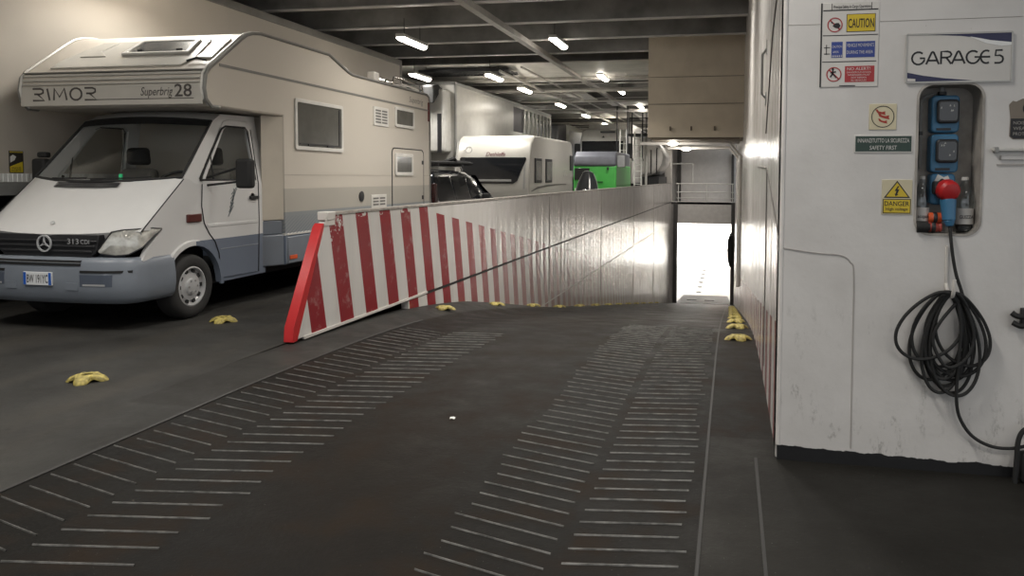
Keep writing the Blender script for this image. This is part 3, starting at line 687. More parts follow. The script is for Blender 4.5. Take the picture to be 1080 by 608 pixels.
# ---- cab
HW = .945
def sx(w_, z): return HW * w_ * (1 - max(0, z - 1.45) * .165)
cols = [-1, -.93, -.8, -.6, -.35, 0, .35, .6, .8, .93, 1]
def hood_pt(w_, t):
    e = abs(w_) ** 2.2
    y = (6.43 + .53 * t) * (1 - e) + (6.60 + .62 * t) * e
    z = (.955 + .505 * t ** .92) * (1 - e) + (1.00 + .515 * t) * e - .018 * (abs(w_) > .95)
    return V(XC + HW * w_ * .985, y, z)
b = MB(); b.loft([[hood_pt(w_, t) for w_ in cols] for t in [i / 8 for i in range(9)]])
b.loft([[hood_pt(w_, 0) for w_ in cols], [hood_pt(w_, 0) + V(0, .03, -.06) for w_ in cols]])
b.build('bonnet', M_cabwhite, rv, ang=50)
for s_ in (1, -1): b = MB(); b.tube([hood_pt(s_ * 1.0, t) + V(s_ * .010, 0, .004) for t in [i / 10 for i in range(11)]], .006, 5); b.build('bonnet_gap', M_black, rv)
b = MB()
for i in range(4):
    t_ = .865 + .028 * i; b.loft([[hood_pt(w_, t_) + V(0, -.006, .010) for w_ in (-.42, -.2, 0, .2, .42)], [hood_pt(w_, t_ + .022) + V(0, -.006, .010) for w_ in (-.42, -.2, 0, .2, .42)]])
b.build('bonnet_vent', M_dark, rv)
b = MB(); p = hood_pt(0, .17) + V(0, -.01, .008); b.disc(p, (1, 0, 0), (0, .7, .7), .022, .006); b.build('bonnet_badge', M_badge, rv)
def ws_pt(w_, t):
    e = abs(w_) ** 2
    y = (6.965 * (1 - e) + 7.225 * e) * (1 - t) + (7.74 * (1 - e) + 7.84 * e) * t
    z = (1.465 * (1 - e) + 1.515 * e) * (1 - t) + (2.185 * (1 - e) + 2.15 * e) * t
    return V(XC + w_ * (.915 * (1 - t) + .83 * t), y, z)
wc = [-1, -.8, -.5, -.2, 0, .2, .5, .8, 1]
b = MB(); b.loft([[ws_pt(w_, t) for w_ in wc] for t in (0, .25, .5, .75, 1)]); b.build('windscreen', M_glass, rv, ang=60, recalc=True)
b = MB()
loopw = [ws_pt(w_, 0) for w_ in wc] + [ws_pt(1, t) for t in (.25, .5, .75)] + [ws_pt(w_, 1) for w_ in wc[::-1]] + [ws_pt(-1, t) for t in (.75, .5, .25)]
b.tube([p + V(0, -.006, .004) for p in loopw], .017, 6, True)
b.loft([[ws_pt(w_, 1) + V(0, -.008, .006) for w_ in wc], [ws_pt(w_, .90) + V(0, -.008, .006) for w_ in wc]])
b.build('windscreen_seal', M_black, rv)
b = MB()
for x0, x1, t1 in ((-.55, -.02, .13), (.05, .72, .10)):
    b.tube([ws_pt(x0, .015) + V(0, -.03, .012), ws_pt((x0 + x1) / 2, .028) + V(0, -.03, .013), ws_pt(x1, t1 * .28) + V(0, -.028, .014)], .009, 5)
b.build('wiper', M_black, rv)
b = MB()     # cab roof, pillars and lower side panels
b.loft([[ws_pt(w_, 1) for w_ in wc], [ws_pt(w_, 1) + V(0, .16, .095) for w_ in wc], [V(XC + w_ * .80, 8.86, 2.275) for w_ in wc]])
CWY, CWZ = 7.33, .345
arch = [(CWY + .44 * math.cos(a), CWZ + .44 * math.sin(a)) for a in [PI * (-.02 + .92 * i / 12) for i in range(13)]]
for s_ in (1, -1):
    side = [(8.66, .34), (7.775, .335)] + arch[1:] + [(6.75, .60), (6.60, .70), (6.66, .79), (6.77, .90), (6.865, .985), (6.62, .992), (7.22, 1.50), (7.30, 1.50), (7.4, 1.445), (8.66, 1.445)]
    o_ = XC + s_ * HW
    b.px(side, o_, o_ - s_ * .05)
    def U(y, z): return (XC + s_ * sx(1, z), y, z)
    outer = [U(7.22, 1.50), U(7.84, 2.15), U(8.0, 2.245), U(8.66, 2.265), U(8.66, 1.445), U(7.4, 1.445), U(7.30, 1.47)]
    inner = [U(7.46, 1.50), U(7.96, 2.085), U(8.04, 2.12), U(8.42, 2.125), U(8.47, 2.08), U(8.49, 1.50), U(8.44, 1.475)]
    b.holed(outer, inner, (-s_ * .035, 0, 0))
b.build('cab_shell', M_cab, rv, ang=40)
for s_ in (1, -1):
    def U(y, z, o=.0): return V(XC + s_ * (sx(1, z) + o), y, z)
    b = MB()
    dp = [(7.50, 1.445), (7.485, 1.2), (7.52, 1.02), (7.60, .90), (7.70, .80), (7.765, .66), (7.785, .38), (8.49, .37), (8.52, 1.0), (8.51, 1.445)]
    b.px(dp, XC + s_ * HW, XC + s_ * (HW + .012))
    o2 = [(7.50, 1.445), (7.53, 1.53), (8.02, 2.16), (8.10, 2.19), (8.46, 2.19), (8.52, 2.13), (8.51, 1.445)]
    i2 = [(7.47, 1.49), (7.49, 1.52), (7.97, 2.075), (8.05, 2.11), (8.42, 2.115), (8.46, 2.07), (8.475, 1.49)]
    b.holed([U(y, z, .002) for y, z in o2], [U(y, z, .002) for y, z in [(7.55, 1.49), (7.58, 1.53), (8.01, 2.07), (8.08, 2.105), (8.41, 2.11), (8.45, 2.065), (8.465, 1.49)]], (s_ * .010, 0, 0))
    dr = b.build('cab_door', M_cab, rv, bevel=.004, seg=1)
    b = MB(); b.f([U(y, z, -.012) for y, z in [(7.47, 1.46), (7.97, 2.10), (8.06, 2.14), (8.44, 2.14), (8.48, 2.09), (8.49, 1.46)]]); b.build('door_glass', M_glass, dr)
    b = MB(); b.tube([U(y, z, .010) for y, z in i2], .012, 6, True); b.tube([U(7.70, 1.49, .008), U(7.70, 1.78, .008)], .012, 6); b.build('window_seal', M_black, dr)
    b = MB(); b.tube([(XC + s_ * (HW + .005), y, z) for y, z in dp[:7]] , .006, 5); b.tube([(XC + s_ * (HW + .005), y, z) for y, z in [(8.51, .37), (8.535, 1.0), (8.53, 1.445)]] + [U(8.535, 2.1, .004)], .006, 5); b.build('door_gap', M_black, dr)
    b = MB(); b.box(XC + s_ * (HW + .008), XC + s_ * (HW + .04), 8.33, 8.50, 1.255, 1.295); b.build('door_handle', M_black, dr, bevel=.008)
    b = MB(); b.disc((XC + s_ * (HW + .009), 8.40, 1.285), (0, s_, 0), (0, 0, 1), .045, .003); b.build('handle_cup', M_lgrey, dr)
    b = MB(); b.box(XC + s_ * HW, XC + s_ * (HW + .018), 7.56, 8.5, .965, 1.005); b.build('rub_strip', M_cabwhite, dr, bevel=.006)
    b = MB(); b.box(XC + s_ * HW, XC + s_ * (HW + .014), 7.78, 8.5, .70, .715); b.build('rub_strip', M_cabblue, dr, bevel=.004)
    if s_ == 1:
        b = MB(); O2 = V(XC + HW + .013, 7.93, 1.07)
        for i in range(6): b.strokes([[(.0 + .012 * i, .0 + .05 * i), (.06 + .018 * i, .10 + .045 * i), (.05 + .03 * i, .16 + .04 * i)], [(.02 + .02 * i, .03 + .05 * i), (.10, .12 + .04 * i)]], O2, (0, 1, 0), (0, 0, 1), .010, .002)
        b.build('wing_decal', mat('grey_blue_decal', (.10, .12, .13), .4), dr, smooth=False)
    b = MB(); b.box(XC + s_ * HW, XC + s_ * (HW + .02), 7.235, 7.47, 1.035, 1.125); b.build('side_lamp', mat('dark_red_brown_lens', (.085, .022, .018), .3), rv, bevel=.01)
    # arch lip
    b = MB(); b.loft([[(XC + s_ * (HW + .0), CWY + r * math.cos(a), CWZ + r * math.sin(a)), (XC + s_ * (HW + .022), CWY + r * math.cos(a), CWZ + r * math.sin(a)), (XC + s_ * (HW + .022), CWY + (r + .05) * math.cos(a), CWZ + (r + .05) * math.sin(a)), (XC + s_ * (HW - .0), CWY + (r + .06) * math.cos(a), CWZ + (r + .06) * math.sin(a))] for r in (.44,) for a in [PI * (-.02 + .92 * i / 16) for i in range(17)]], True, True); b.build('arch_lip', M_cab, rv)
    # headlamp
    inn = [(.60, 6.475, .77), (.74, 6.50, .752), (.86, 6.54, .765), (.938, 6.63, .83), (.952, 6.78, .94), (.955, 6.87, .99)]
    top = [(.575, 6.465, .80), (.70, 6.505, .985), (.80, 6.53, 1.005), (.905, 6.62, 1.012), (.948, 6.76, 1.012), (.957, 6.875, 1.0)]
    mid = [tuple((a_ + b_) / 2 - (.018 if q == 1 else 0) + (.008 if q == 0 else 0) for q, (a_, b_) in enumerate(zip(p, r))) for p, r in zip(inn, top)]
    b = MB(); b.loft([[V(XC + s_ * x, y - .012, z) for x, y, z in R_] for R_ in (inn, mid, top)])
    hl = b.build('headlamp', mat('headlamp_lens', (.50, .49, .45), .10, .25, var=.25, scale=16, coat=.6) if s_ == 1 else bpy.data.materials['headlamp_lens'], rv, ang=70)
    b = MB()
    for x_, y_, z_, r_ in ((.70, 6.488, .86, .058), (.845, 6.548, .885, .052)): b.lathe([(r_, 0), (r_ * .9, .004), (r_ * .3, -.004 + .012)], (XC + s_ * x_, y_, z_), (s_ * .25, -1, .1), 18)
    b.build('reflector', mat('headlamp_reflector', (.80, .79, .74), .15, .5, var=.1), hl)
    b = MB(); b.tube([V(XC + s_ * x, y - .014, z) for x, y, z in inn + top[::-1]], .007, 5, True); b.build('lamp_gasket', M_dark, hl)
    # door mirror on long arms
    MX, MY = XC + s_ * (1.40 if s_ == 1 else 1.25), 7.60
    b = MB(); b.box(MX - .095, MX + .095, MY - .04, MY + .07, 1.40, 1.725); mr = b.build('door_mirror', M_black, rv, bevel=.035, seg=3)
    b = MB(); b.box(MX - .08, MX + .08, MY + .068, MY + .074, 1.43, 1.70); b.build('mirror_glass', M_chrome, mr)
    b = MB(); b.tube([U(7.60, 1.515), (MX - s_ * .1, MY, 1.62), (MX - s_ * .05, MY, 1.66)], .014, 6); b.tube([U(7.58, 1.43), (MX - s_ * .1, MY, 1.47), (MX - s_ * .05, MY, 1.48)], .014, 6); b.build('mirror_arm', M_black, mr)
    if s_ == -1: b = MB(); b.box(MX + .0, MX + .13, MY - .05, MY + .03, 1.735, 1.80); b.build('upper_mirror', M_black, mr, bevel=.02)
# grille and badge
b = MB()
gy = 6.438
b.py([(XC - .60, .955), (XC + .60, .955), (XC + .575, .80), (XC + .50, .735), (XC - .50, .735), (XC - .575, .80)], gy, gy + .09); gr = b.build('grille', M_dark, rv, bevel=.006)
for i in range(3): b = MB(); b.box(XC - .585 + .03 * (2 - i), XC + .585 - .03 * (2 - i), gy - .016, gy + .01, .782 + .05 * i, .80 + .05 * i); b.build('slat', M_dark, gr, bevel=.004)
b = MB(); so = V(XC, gy - .022, .865); b.ring(so, (1, 0, 0), (0, 0, 1), .070, .084, .014, 0, 32)
for i in range(3):
    a = PI / 2 + i * 2 * PI / 3; u_ = V(math.cos(a), 0, math.sin(a)); p_ = V(-u_.z, 0, u_.x)
    b.prism([so + u_ * .072, so + p_ * .012 - u_ * .005, so - p_ * .012 - u_ * .005], (0, -.014, 0))
b.build('star_badge', M_badge, gr, smooth=False)
b = MB(); b.text('313', (XC + .26, gy - .018, .865), (1, 0, 0), (0, 0, 1), .075, .004, wid=.13); b.text('CDI', (XC + .41, gy - .018, .868), (1, 0, 0), (0, 0, 1), .060, .003, wid=.10); b.build('model_badge', M_badge, gr, smooth=False)
# bumper
def bpath(o, z):
    P = [(.955, 7.02), (.955, 6.75), (.93, 6.60), (.85, 6.485), (.70, 6.42), (.40, 6.39), (0, 6.38)]
    P = P + [(-x, y) for x, y in P[-2::-1]]; out = []
    for i, (x, y) in enumerate(P):
        a, c = P[max(0, i - 1)], P[min(len(P) - 1, i + 1)]; d = Vector((c[0] - a[0], c[1] - a[1])).normalized(); n_ = Vector((d.y, -d.x)) * -1
        if n_.y > .01 and abs(x) < .9: n_ = -n_
        if abs(x) > .94: n_ = Vector((math.copysign(1, x), 0))
        out.append((XC + x + n_.x * o, y + n_.y * o, z))
    return out
b = MB(); b.loft([bpath(o, z) for o, z in ((-.06, .735), (-.012, .725), (.0, .705), (.012, .69), (.018, .62), (.028, .54), (.03, .44), (.015, .34), (-.02, .29), (-.10, .27))])
bp = b.build('bumper', M_cabblue, rv, ang=50)
def on_bumper(w0, w1, z0, z1, o, nm, m_, n=6):
    b = MB(); P = [Vector(p) for p in bpath(o, 0)]
    def at(xw):
        for a, c in zip(P, P[1:]):
            if (a.x - XC - xw) * (c.x - XC - xw) <= 0 and abs(c.x - a.x) > 1e-6: t = (xw - (a.x - XC)) / (c.x - a.x); return a + (c - a) * t
        return P[0]
    q = [at(w0 + (w1 - w0) * i / n) for i in range(n + 1)]
    b.loft([[(p.x, p.y, z0), (p.x, p.y, z1), (p.x, p.y + .03, z1), (p.x, p.y + .03, z0)] for p in q], True, True); return b.build(nm, m_, bp)
for i in range(2): on_bumper(-.56, .44, .655 + .033 * i, .675 + .033 * i, .022, 'air_slot', M_black)
on_bumper(-.56, .44, .685, .688, .026, 'slot_lip', M_silver)
for s_ in (1, -1):
    lo, hi = sorted((s_ * .44, s_ * .90)); on_bumper(lo, hi, .588, .612, .029, 'rub_line', M_black)
    lo, hi = sorted((s_ * .44, s_ * .76)); on_bumper(lo, hi, .455, .572, .031, 'fog_recess', mat('recess_blue_grey', (.075, .09, .12), .5) if s_ == 1 else bpy.data.materials['recess_blue_grey'])
    lo, hi = sorted((s_ * .47, s_ * .70)); on_bumper(lo, hi, .463, .48, .034, 'recess_lip', M_silver)
    lo, hi = sorted((s_ * .29, s_ * .42)); on_bumper(lo, hi, .42, .49, .034, 'bumper_pad', M_cabblue)
PX0, PX1, PY, PZ = XC - .185, XC + .145, 6.336, .475
b = MB(); b.box(PX0, PX1, PY, PY + .02, PZ - .015, PZ + .115); pt = b.build('licence_plate', mat('plate_white', (.66, .67, .68), .35, var=.02), rv, bevel=.004)
M_pb = mat('plate_blue', (.02, .10, .42), .35)
for x_ in (PX0 + .004, PX1 - .035): b = MB(); b.box(x_, x_ + .031, PY - .001, PY + .01, PZ - .011, PZ + .111); b.build('blue_band', M_pb, pt)
b = MB(); b.text('BW 191YC', (PX0 + .044, PY, PZ + .010), (1, 0, 0), (0, 0, 1), .115, .001, wid=.245, bold=.01); b.build('plate_number', M_ink, pt, smooth=False)
# cab interior
b = MB(); b.loft([[V(XC + w_ * .87, y, z) for w_ in (-1, -.5, 0, .5, 1)] for y, z in ((7.16, 1.44), (7.32, 1.47), (7.46, 1.42), (7.50, 1.2))]); b.box(XC - .87, XC + .87, 7.1, 7.5, .9, 1.30)
b.build('dashboard', M_dark, rv)
b = MB(); b.box(XC + .44, XC + .54, 7.27, 7.29, 1.475, 1.50); b.build('dash_paper', M_white, rv)
b = MB(); b.box(XC + .02, XC + .05, 7.36, 7.38, 1.475, 1.55); b.build('dash_device', emit_mat('green_screen', (.03, .45, .18), .25), rv)
so = V(XC + .53, 7.56, 1.47); ax = V(0, .55, -.83).normalized(); fx, fy, fz = frame(-ax)
b = MB(); b.tube([so + (fx * math.cos(a) + fy * math.sin(a)) * .20 for a in [2 * PI * i / 28 for i in range(28)]], .016, 7, True)
for a in (.2, PI - .2, -PI / 2): b.tube([so, so + (fx * math.cos(a) + fy * math.sin(a)) * .2], .018, 6)
b.cyl(so, so + ax * .25, .04); b.build('steering_wheel', M_black, rv)
for s_ in (1, -1):
    x_ = XC + s_ * .50
    b = MB(); b.px([(8.02, .95), (7.98, 1.10), (8.22, 1.62), (8.34, 1.62), (8.42, 1.0)], x_ - .24, x_ + .24); st = b.build('cab_seat', mat('seat_cloth', (.10, .095, .085), .85, var=.2) if s_ == 1 else bpy.data.materials['seat_cloth'], rv, bevel=.06, seg=3)
    b = MB(); b.px([(8.20, 1.66), (8.20, 1.86), (8.31, 1.88), (8.34, 1.66)], x_ - .14, x_ + .14); b.build('headrest', M_black, st, bevel=.045, seg=3)
# wheels
def wheel(parent, xo, y, r, s_, w_=.20, nm='wheel', rim=M_silver):
    z = r
    b = MB(); o = V(xo, y, z)
    b.lathe([(r * .60, 0), (r * .66, .012), (r * .86, .018), (r * .96, .0), (r, -.03), (r, -w_ + .03), (r * .94, -w_), (r * .6, -w_)], o, (s_, 0, 0), 36, False)
    wh = b.build(nm, M_tyre, parent, ang=50)
    b = MB(); b.lathe([(r * .61, -.012), (r * .625, .006), (r * .585, .010), (r * .56, -.03), (r * .50, -.045), (r * .42, -.018), (r * .25, -.012), (r * .24, .012), (r * .13, .02), (0.001, .02)], o, (s_, 0, 0), 36, False); b.m(1)
    x_, y_, z_ = frame((s_, 0, 0))
    for i in range(10):
        a = 2 * PI * i / 10; c_ = o + (x_ * math.cos(a) + y_ * math.sin(a)) * (r * .485) + z_ * (-.036); u_ = (x_ * math.cos(a) + y_ * math.sin(a)); p_ = -x_ * math.sin(a) + y_ * math.cos(a)
        b.prism([c_ + u_ * r * .055 + p_ * r * .06, c_ - u_ * r * .055 + p_ * r * .055, c_ - u_ * r * .055 - p_ * r * .055, c_ + u_ * r * .055 - p_ * r * .06], z_ * .018)
    b.m(2)
    for i in range(6): a = 2 * PI * i / 6; c_ = o + (x_ * math.cos(a) + y_ * math.sin(a)) * (r * .19); b.cyl(c_, c_ + z_ * .022, .012, seg=6)
    b.build('rim', [rim, M_black, M_grey], wh); return wh
for y in (CWY, AX2):
    for s_ in (1, -1): wheel(rv, XC + s_ * (HW - .015 if y == CWY else HW + .02), y, .345, s_)
b = MB(); b.box(XC - .80, XC + .80, 6.75, 13.3, .30, .50); b.cyl((XC - .9, CWY, .345), (XC + .9, CWY, .345), .05); b.cyl((XC - .9, AX2, .345), (XC + .9, AX2, .345), .05)
b.box(XC - .90, XC - .86, 6.7, 7.9, .5, .95); b.box(XC + .62, XC + .64, 6.75, 7.9, .4, .95); b.build('chassis', M_black, rv)
# ================================================================== the other vehicles
def tyre(parent, x0, x1, y, r, nm='wheel'):
    b = MB(); b.lathe([(r * .55, 0), (r * .9, .0), (r, .04), (r, abs(x1 - x0) - .04), (r * .9, abs(x1 - x0)), (r * .55, abs(x1 - x0))], (min(x0, x1), y, r), (1, 0, 0), 24, True); wh = b.build(nm, M_tyre, parent)
    b = MB(); b.lathe([(r * .55, 0), (r * .5, -.05), (r * .2, -.03), (.001, -.02)], (max(x0, x1), y, r), (1, 0, 0), 20, False); b.build('rim', M_silver, wh); return wh
# ---- beige semi trailer on the far left
TX = -8.10
t = thing('semi_trailer', 'tall plain beige box trailer behind the motorhome, at far left', 'trailer', (-9.3, 11, 0))
k = NT('beige_trailer_paint'); c = k.ramp(k.noise(.8, 3), [(.3, (.42, .385, .335)), (.7, (.47, .43, .375))]); k.base(c); k.rough(.5); M_trl = k.mat
b = MB(); b.box(-10.6, TX, 4.6, 18.3, 1.44, 4.34); b.build('box', M_trl, t, bevel=.02)
b = MB(); b.box(-10.62, TX + .015, 4.58, 18.32, 4.28, 4.42); b.box(-10.62, TX + .015, 18.22, 18.33, 1.5, 4.3); b.build('edge_rail', mat('dull_alu_rail', (.21, .20, .185), .4, .4), t, bevel=.01)
b = MB(); b.box(-10.6, TX + .012, 4.6, 18.3, 1.30, 1.445); b.build('bottom_rail', M_grey, t)
b = MB()
for i in range(70): b.box(TX + .010, TX + .016, 6.5 + .06 * i, 6.5 + .06 * i + .035, 1.455, 1.545)
b.box(TX, TX + .010, 5.0, 12.0, 1.45, 1.55); b.build('reflective_strip', mat('reflective_white', (.72, .72, .70), .3), t)
for y in (14.6, 15.9, 17.2): tyre(t, TX - .4, TX - .05, y, .5); tyre(t, -10.55, -10.2, y, .5)
b = MB(); b.box(-9.9, -8.8, 4.7, 18.2, 1.05, 1.3); b.box(-10.0, -8.7, 14.2, 17.6, .5, 1.05); b.build('chassis', M_dark, t)
for x in (-10.3, -8.5): b = MB(); b.box(x - .08, x + .08, 8.2, 8.36, .06, 1.3); b.box(x - .18, x + .18, 8.1, 8.46, 0, .06); b.build('support_leg', M_dark, t)
b = MB(); b.box(TX, TX + .004, 7.43, 7.615, 1.555, 1.81); st = b.build('warning_sticker', mat('sticker_dark', (.035, .03, .025), .5), t)
O = V(TX + .004, 7.43, 1.555)
b = MB(); b.m(0).plate([(.01, .01), (.175, .01), (.175, .135), (.01, .075)], O, (0, 1, 0), (0, 0, 1), .001); b.plate([(.01, .235), (.175, .235), (.175, .25), (.01, .25)], O, (0, 1, 0), (0, 0, 1), .001)
b.m(1).plate([(.015, .12), (.07, .15), (.09, .19), (.05, .21), (.015, .19)], O, (0, 1, 0), (0, 0, 1), .001)
b.m(2).text('ANGLES', O + V(.001, .025, .045), (0, 1, 0), (0, 0, 1), .036, .001, wid=.125); b.text('MORTS', O + V(.001, .025, .015), (0, 1, 0), (0, 0, 1), .036, .001, wid=.125); b.text('ATTENTION', O + V(.001, .02, .237), (0, 1, 0), (0, 0, 1), .014, .001, wid=.14)
b.build('sticker_print', [mat('sticker_yellow', (.62, .48, .03), .5), mat('sticker_white', (.7, .69, .66), .5), M_ink], st, smooth=False)

# ---- white refrigerated trailer with barred vents at its far end
X2 = -7.80
t = thing('livestock_trailer', 'long white trailer with refrigeration unit and dark barred openings at its far end', 'trailer', (-9, 27, 0))
M_wt = mat('white_trailer_paint', (.56, .55, .52), .24, var=.05)
b = MB(); b.box(-10.3, X2, 21.35, 27.5, 1.2, 4.22); b.box(-10.3, X2 - .05, 27.5, 33.5, 1.2, 3.2); b.box(-10.3, X2, 27.5, 33.5, 4.08, 4.22); b.box(-10.3, -8.4, 27.5, 33.5, 3.2, 4.08); b.build('box', M_wt, t, bevel=.012)
b = MB(); b.box(-10.32, X2 + .015, 21.33, 33.52, 4.16, 4.25); b.box(X2 - .03, X2 + .02, 21.33, 21.45, 1.2, 4.2); b.build('edge_rail', M_grey, t)
b = MB(); b.box(X2 - .12, X2 - .05, 27.5, 29.0, 3.2, 4.08); b.build('dark_panel', mat('dark_violet_panel', (.03, .027, .036), .4), t)
for i in range(8): b = MB(); y_ = 29.0 + .62 * i; b.box(X2 - .06, X2 + .01, y_, y_ + .13, 3.18, 4.1); b.build('bar', M_wt, t)
b = MB(); b.box(-8.6, -8.5, 29, 33.4, 3.2, 4.08); b.build('inner_panel', M_dark, t)
b = MB(); b.box(-10.1, X2 - .1, 20.85, 21.35, 2.2, 4.0); rf = b.build('refrigeration_unit', M_lgrey, t, bevel=.08, seg=3)
b = MB(); b.box(-9.9, -8.9, 20.83, 20.86, 3.3, 3.9); b.build('unit_grille', M_dark, rf)
b = MB(); b.box(X2 - .34, X2 - .22, 20.83, 20.86, 2.2, 3.3); b.build('unit_slot', M_dark, rf)
b = MB(); b.px([(20.5, 3.55), (20.45, 4.05), (20.85, 4.12), (21.3, 4.0), (21.3, 3.6), (20.9, 3.85)], X2 - .75, X2 - .30); b.build('wind_deflector', M_black, t, bevel=.04)
for y in (29.5, 30.8, 32.1): tyre(t, X2 - .4, X2 - .05, y, .5); tyre(t, -10.25, -9.9, y, .5)
b = MB(); b.box(-9.6, -8.5, 21.5, 33.3, .9, 1.2); b.box(-9.9, -8.2, 29, 32.6, .5, .9); b.build('chassis', M_dark, t)
for x in (-10.0, -8.1): b = MB(); b.box(x - .08, x + .08, 23.2, 23.36, .06, 1.2); b.box(x - .18, x + .18, 23.1, 23.46, 0, .06); b.build('support_leg', M_dark, t)

# ---- dark estate car in front of the caravan
t = thing('dark_car', 'black car with roof rack and load, between the motorhome and the white caravan', 'car', (-6.4, 16, 0))
M_car = mat('black_car_paint', (.010, .012, .017), .16, var=.05, coat=.6)
CX0 = -6.42
secs = [(13.98, .86, .45, .95, 1.40), (14.02, .87, .35, 1.0, 1.60), (14.5, .88, .30, 1.02, 1.665), (15.6, .885, .30, 1.03, 1.68), (16.4, .885, .30, 1.03, 1.65), (16.95, .885, .30, 1.03, 1.56), (17.5, .88, .30, 1.02, 1.30), (17.95, .87, .30, 1.0, 1.04), (18.5, .84, .30, .90, .93), (18.85, .76, .38, .72, .80)]
rows = []
for y, hw, z0, zb, zt in secs:
    r_ = min(.86, .78 + 0 * y); tw = hw * (r_ if zt > 1.1 else .93); zb = min(zb, zt - .03)
    half = [(hw * .93, z0), (hw, z0 + .12), (hw, zb - .1), (hw * .985, zb), (tw + .03, zt - .10 if zt > 1.15 else zt - .015), (tw - .06, zt - .02), (0, zt + .01)]
    rows.append([(CX0 + x, y, z) for x, z in half] + [(CX0 - x, y, z) for x, z in half[-2::-1]])
b = MB(); b.loft(rows, True, True); b.build('body', M_car, t, ang=50)
def cpt(f, y, o=.006):
    for a, c in zip(secs, secs[1:]):
        if a[0] <= y <= c[0]:
            q = (y - a[0]) / (c[0] - a[0]); y_, hw, z0, zb, zt = [p + (r - p) * q for p, r in zip(a, c)]; tw = hw * .78
            return V(CX0 + (hw * .985 + (tw + .03 - hw * .985) * f) + o, y, zb + (zt - .10 - zb) * f + .0)
for y0, y1 in ((14.35, 15.2), (15.3, 16.15), (16.25, 16.85)):
    b = MB(); b.loft([[cpt(f, y0 + (y1 - y0) * i / 3) for f in (.06, .5, .94)] for i in range(4)]); b.build('side_window', M_dglass, t)
b = MB(); b.loft([[(CX0 + x * (.70 if z > 1.3 else .80), y, z + .012) for x in (-1, -.5, 0, .5, 1)] for y, z in ((17.0, 1.555), (17.5, 1.31), (17.92, 1.06))]); b.build('windscreen', M_dglass, t)
b = MB(); b.box(CX0 - .62, CX0 + .62, 13.955, 13.99, 1.08, 1.48); b.build('rear_window', M_dglass, t, bevel=.01)
for s_ in (1, -1):
    b = MB(); b.tube([(CX0 + s_ * .62, 14.2, 1.66), (CX0 + s_ * .62, 14.25, 1.74), (CX0 + s_ * .62, 16.2, 1.75), (CX0 + s_ * .62, 16.3, 1.66)], .02, 6); b.build('roof_rail', M_chrome, t)
    b = MB(); b.box(CX0 + s_ * .86 - .04, CX0 + s_ * .86 + .04, 14.0, 14.12, .95, 1.4); b.build('tail_lamp', mat('tail_lamp_red', (.03, .006, .006), .2) if s_ == 1 else bpy.data.materials['tail_lamp_red'], t, bevel=.02)
    b = MB(); b.box(CX0 + s_ * .98 - .09, CX0 + s_ * .98 + .09, 16.85, 17.0, 1.02, 1.16); b.build('door_mirror', M_black, t, bevel=.03)
    for y in (14.85, 17.75): tyre(t, CX0 + s_ * .66, CX0 + s_ * .87, y, .32)
for y in (14.5, 15.9): b = MB(); b.box(CX0 - .72, CX0 + .78, y - .03, y + .03, 1.755, 1.79); b.build('crossbar', M_dark, t)
b = MB(); b.tube([(CX0 + .70, 13.9, 1.80), (CX0 + .70, 15.4, 1.82), (CX0 + .70, 16.6, 1.83)], .035, 7); b.build('load_bar', M_black, t)
b = MB()
for i in range(9): a = i * .7; b.tube([(CX0 + .45 + .2 * math.sin(a), 15.4 + .14 * i, 1.80), (CX0 + .55 + .15 * math.cos(a * 1.3), 15.6 + .13 * i, 1.92 - .012 * i), (CX0 + .68, 15.75 + .13 * i, 1.82)], .04, 6)
b.box(CX0 - .3, CX0 + .6, 15.5, 16.7, 1.78, 1.86); b.build('roof_load', M_black, t)
b = MB(); b.tube([cpt(.03, y, .012) for y in (14.1, 15, 16, 16.9)], .012, 6); b.tube([cpt(.0, y, .012) for y in (16.95, 17.5, 17.9)], .012, 6); b.build('chrome_strip', M_chrome, t)

# ---- caravan
t = thing('caravan', 'white touring caravan with wide black front window, behind the black car', 'caravan', (-6.4, 23, 0))
M_crv = mat('caravan_white', (.40, .385, .35), .28, var=.03)
K0, K1 = -7.48, -5.34
cp = [(20.46, .45), (20.40, .75), (20.40, 1.25), (20.46, 1.7), (20.56, 2.1), (20.70, 2.42), (20.86, 2.60), (21.1, 2.68), (25.9, 2.72), (26.15, 2.62), (26.25, 2.3), (26.28, .5), (24.2, .45)] + [(23.7 + .4 * math.cos(a), .35 + .4 * math.sin(a)) for a in [PI * (.1 + .8 * i / 6) for i in range(7)]] + [(23.2, .45)]
b = MB(); b.px(cp, K1, K0); b.build('body', M_crv, t, bevel=.05, seg=3, ang=40)
def cf(z):
    for (a, za), (c, zc) in zip(cp[1:], cp[2:]):
        if za <= z <= zc: return a + (c - a) * (z - za) / (zc - za)
    return 20.4
b = MB(); b.loft([[V(x_, cf(z) - .012, z) for x_ in [l + (r - l) * i / 6 for i in range(7)]] for z, l, r in ((1.34, -7.0, -5.80), (1.42, -7.22, -5.68), (1.65, -7.28, -5.60), (1.85, -7.33, -5.52), (2.03, -7.36, -5.46), (2.06, -7.33, -5.49))]); fw = b.build('front_window', M_dglass, t, ang=60)
b = MB(); b.loft([[V(x_, cf(z) - .02, z) for x_ in (-6.9, -6.3, -5.85)] for z in (1.40, 1.46)]); b.build('window_handle', M_grey, fw)
b = MB(); b.loft([[V(x_, cf(z) - .01, z) for x_ in (-5.52, -5.47)] for z in (1.2, 1.6, 1.9)]); b.build('front_moulding', M_grey, t)
M_dlogo = mat('dark_red_script', (.10, .012, .025), .4)
b = MB(); b.text('Dethleffs', (-6.62, cf(2.13) - .022, 2.10), (1, 0, 0), (0, .25, 1), .15, .004, wid=.56, shear=.3, bold=.012); b.build('lettering', M_dlogo, t, smooth=False)
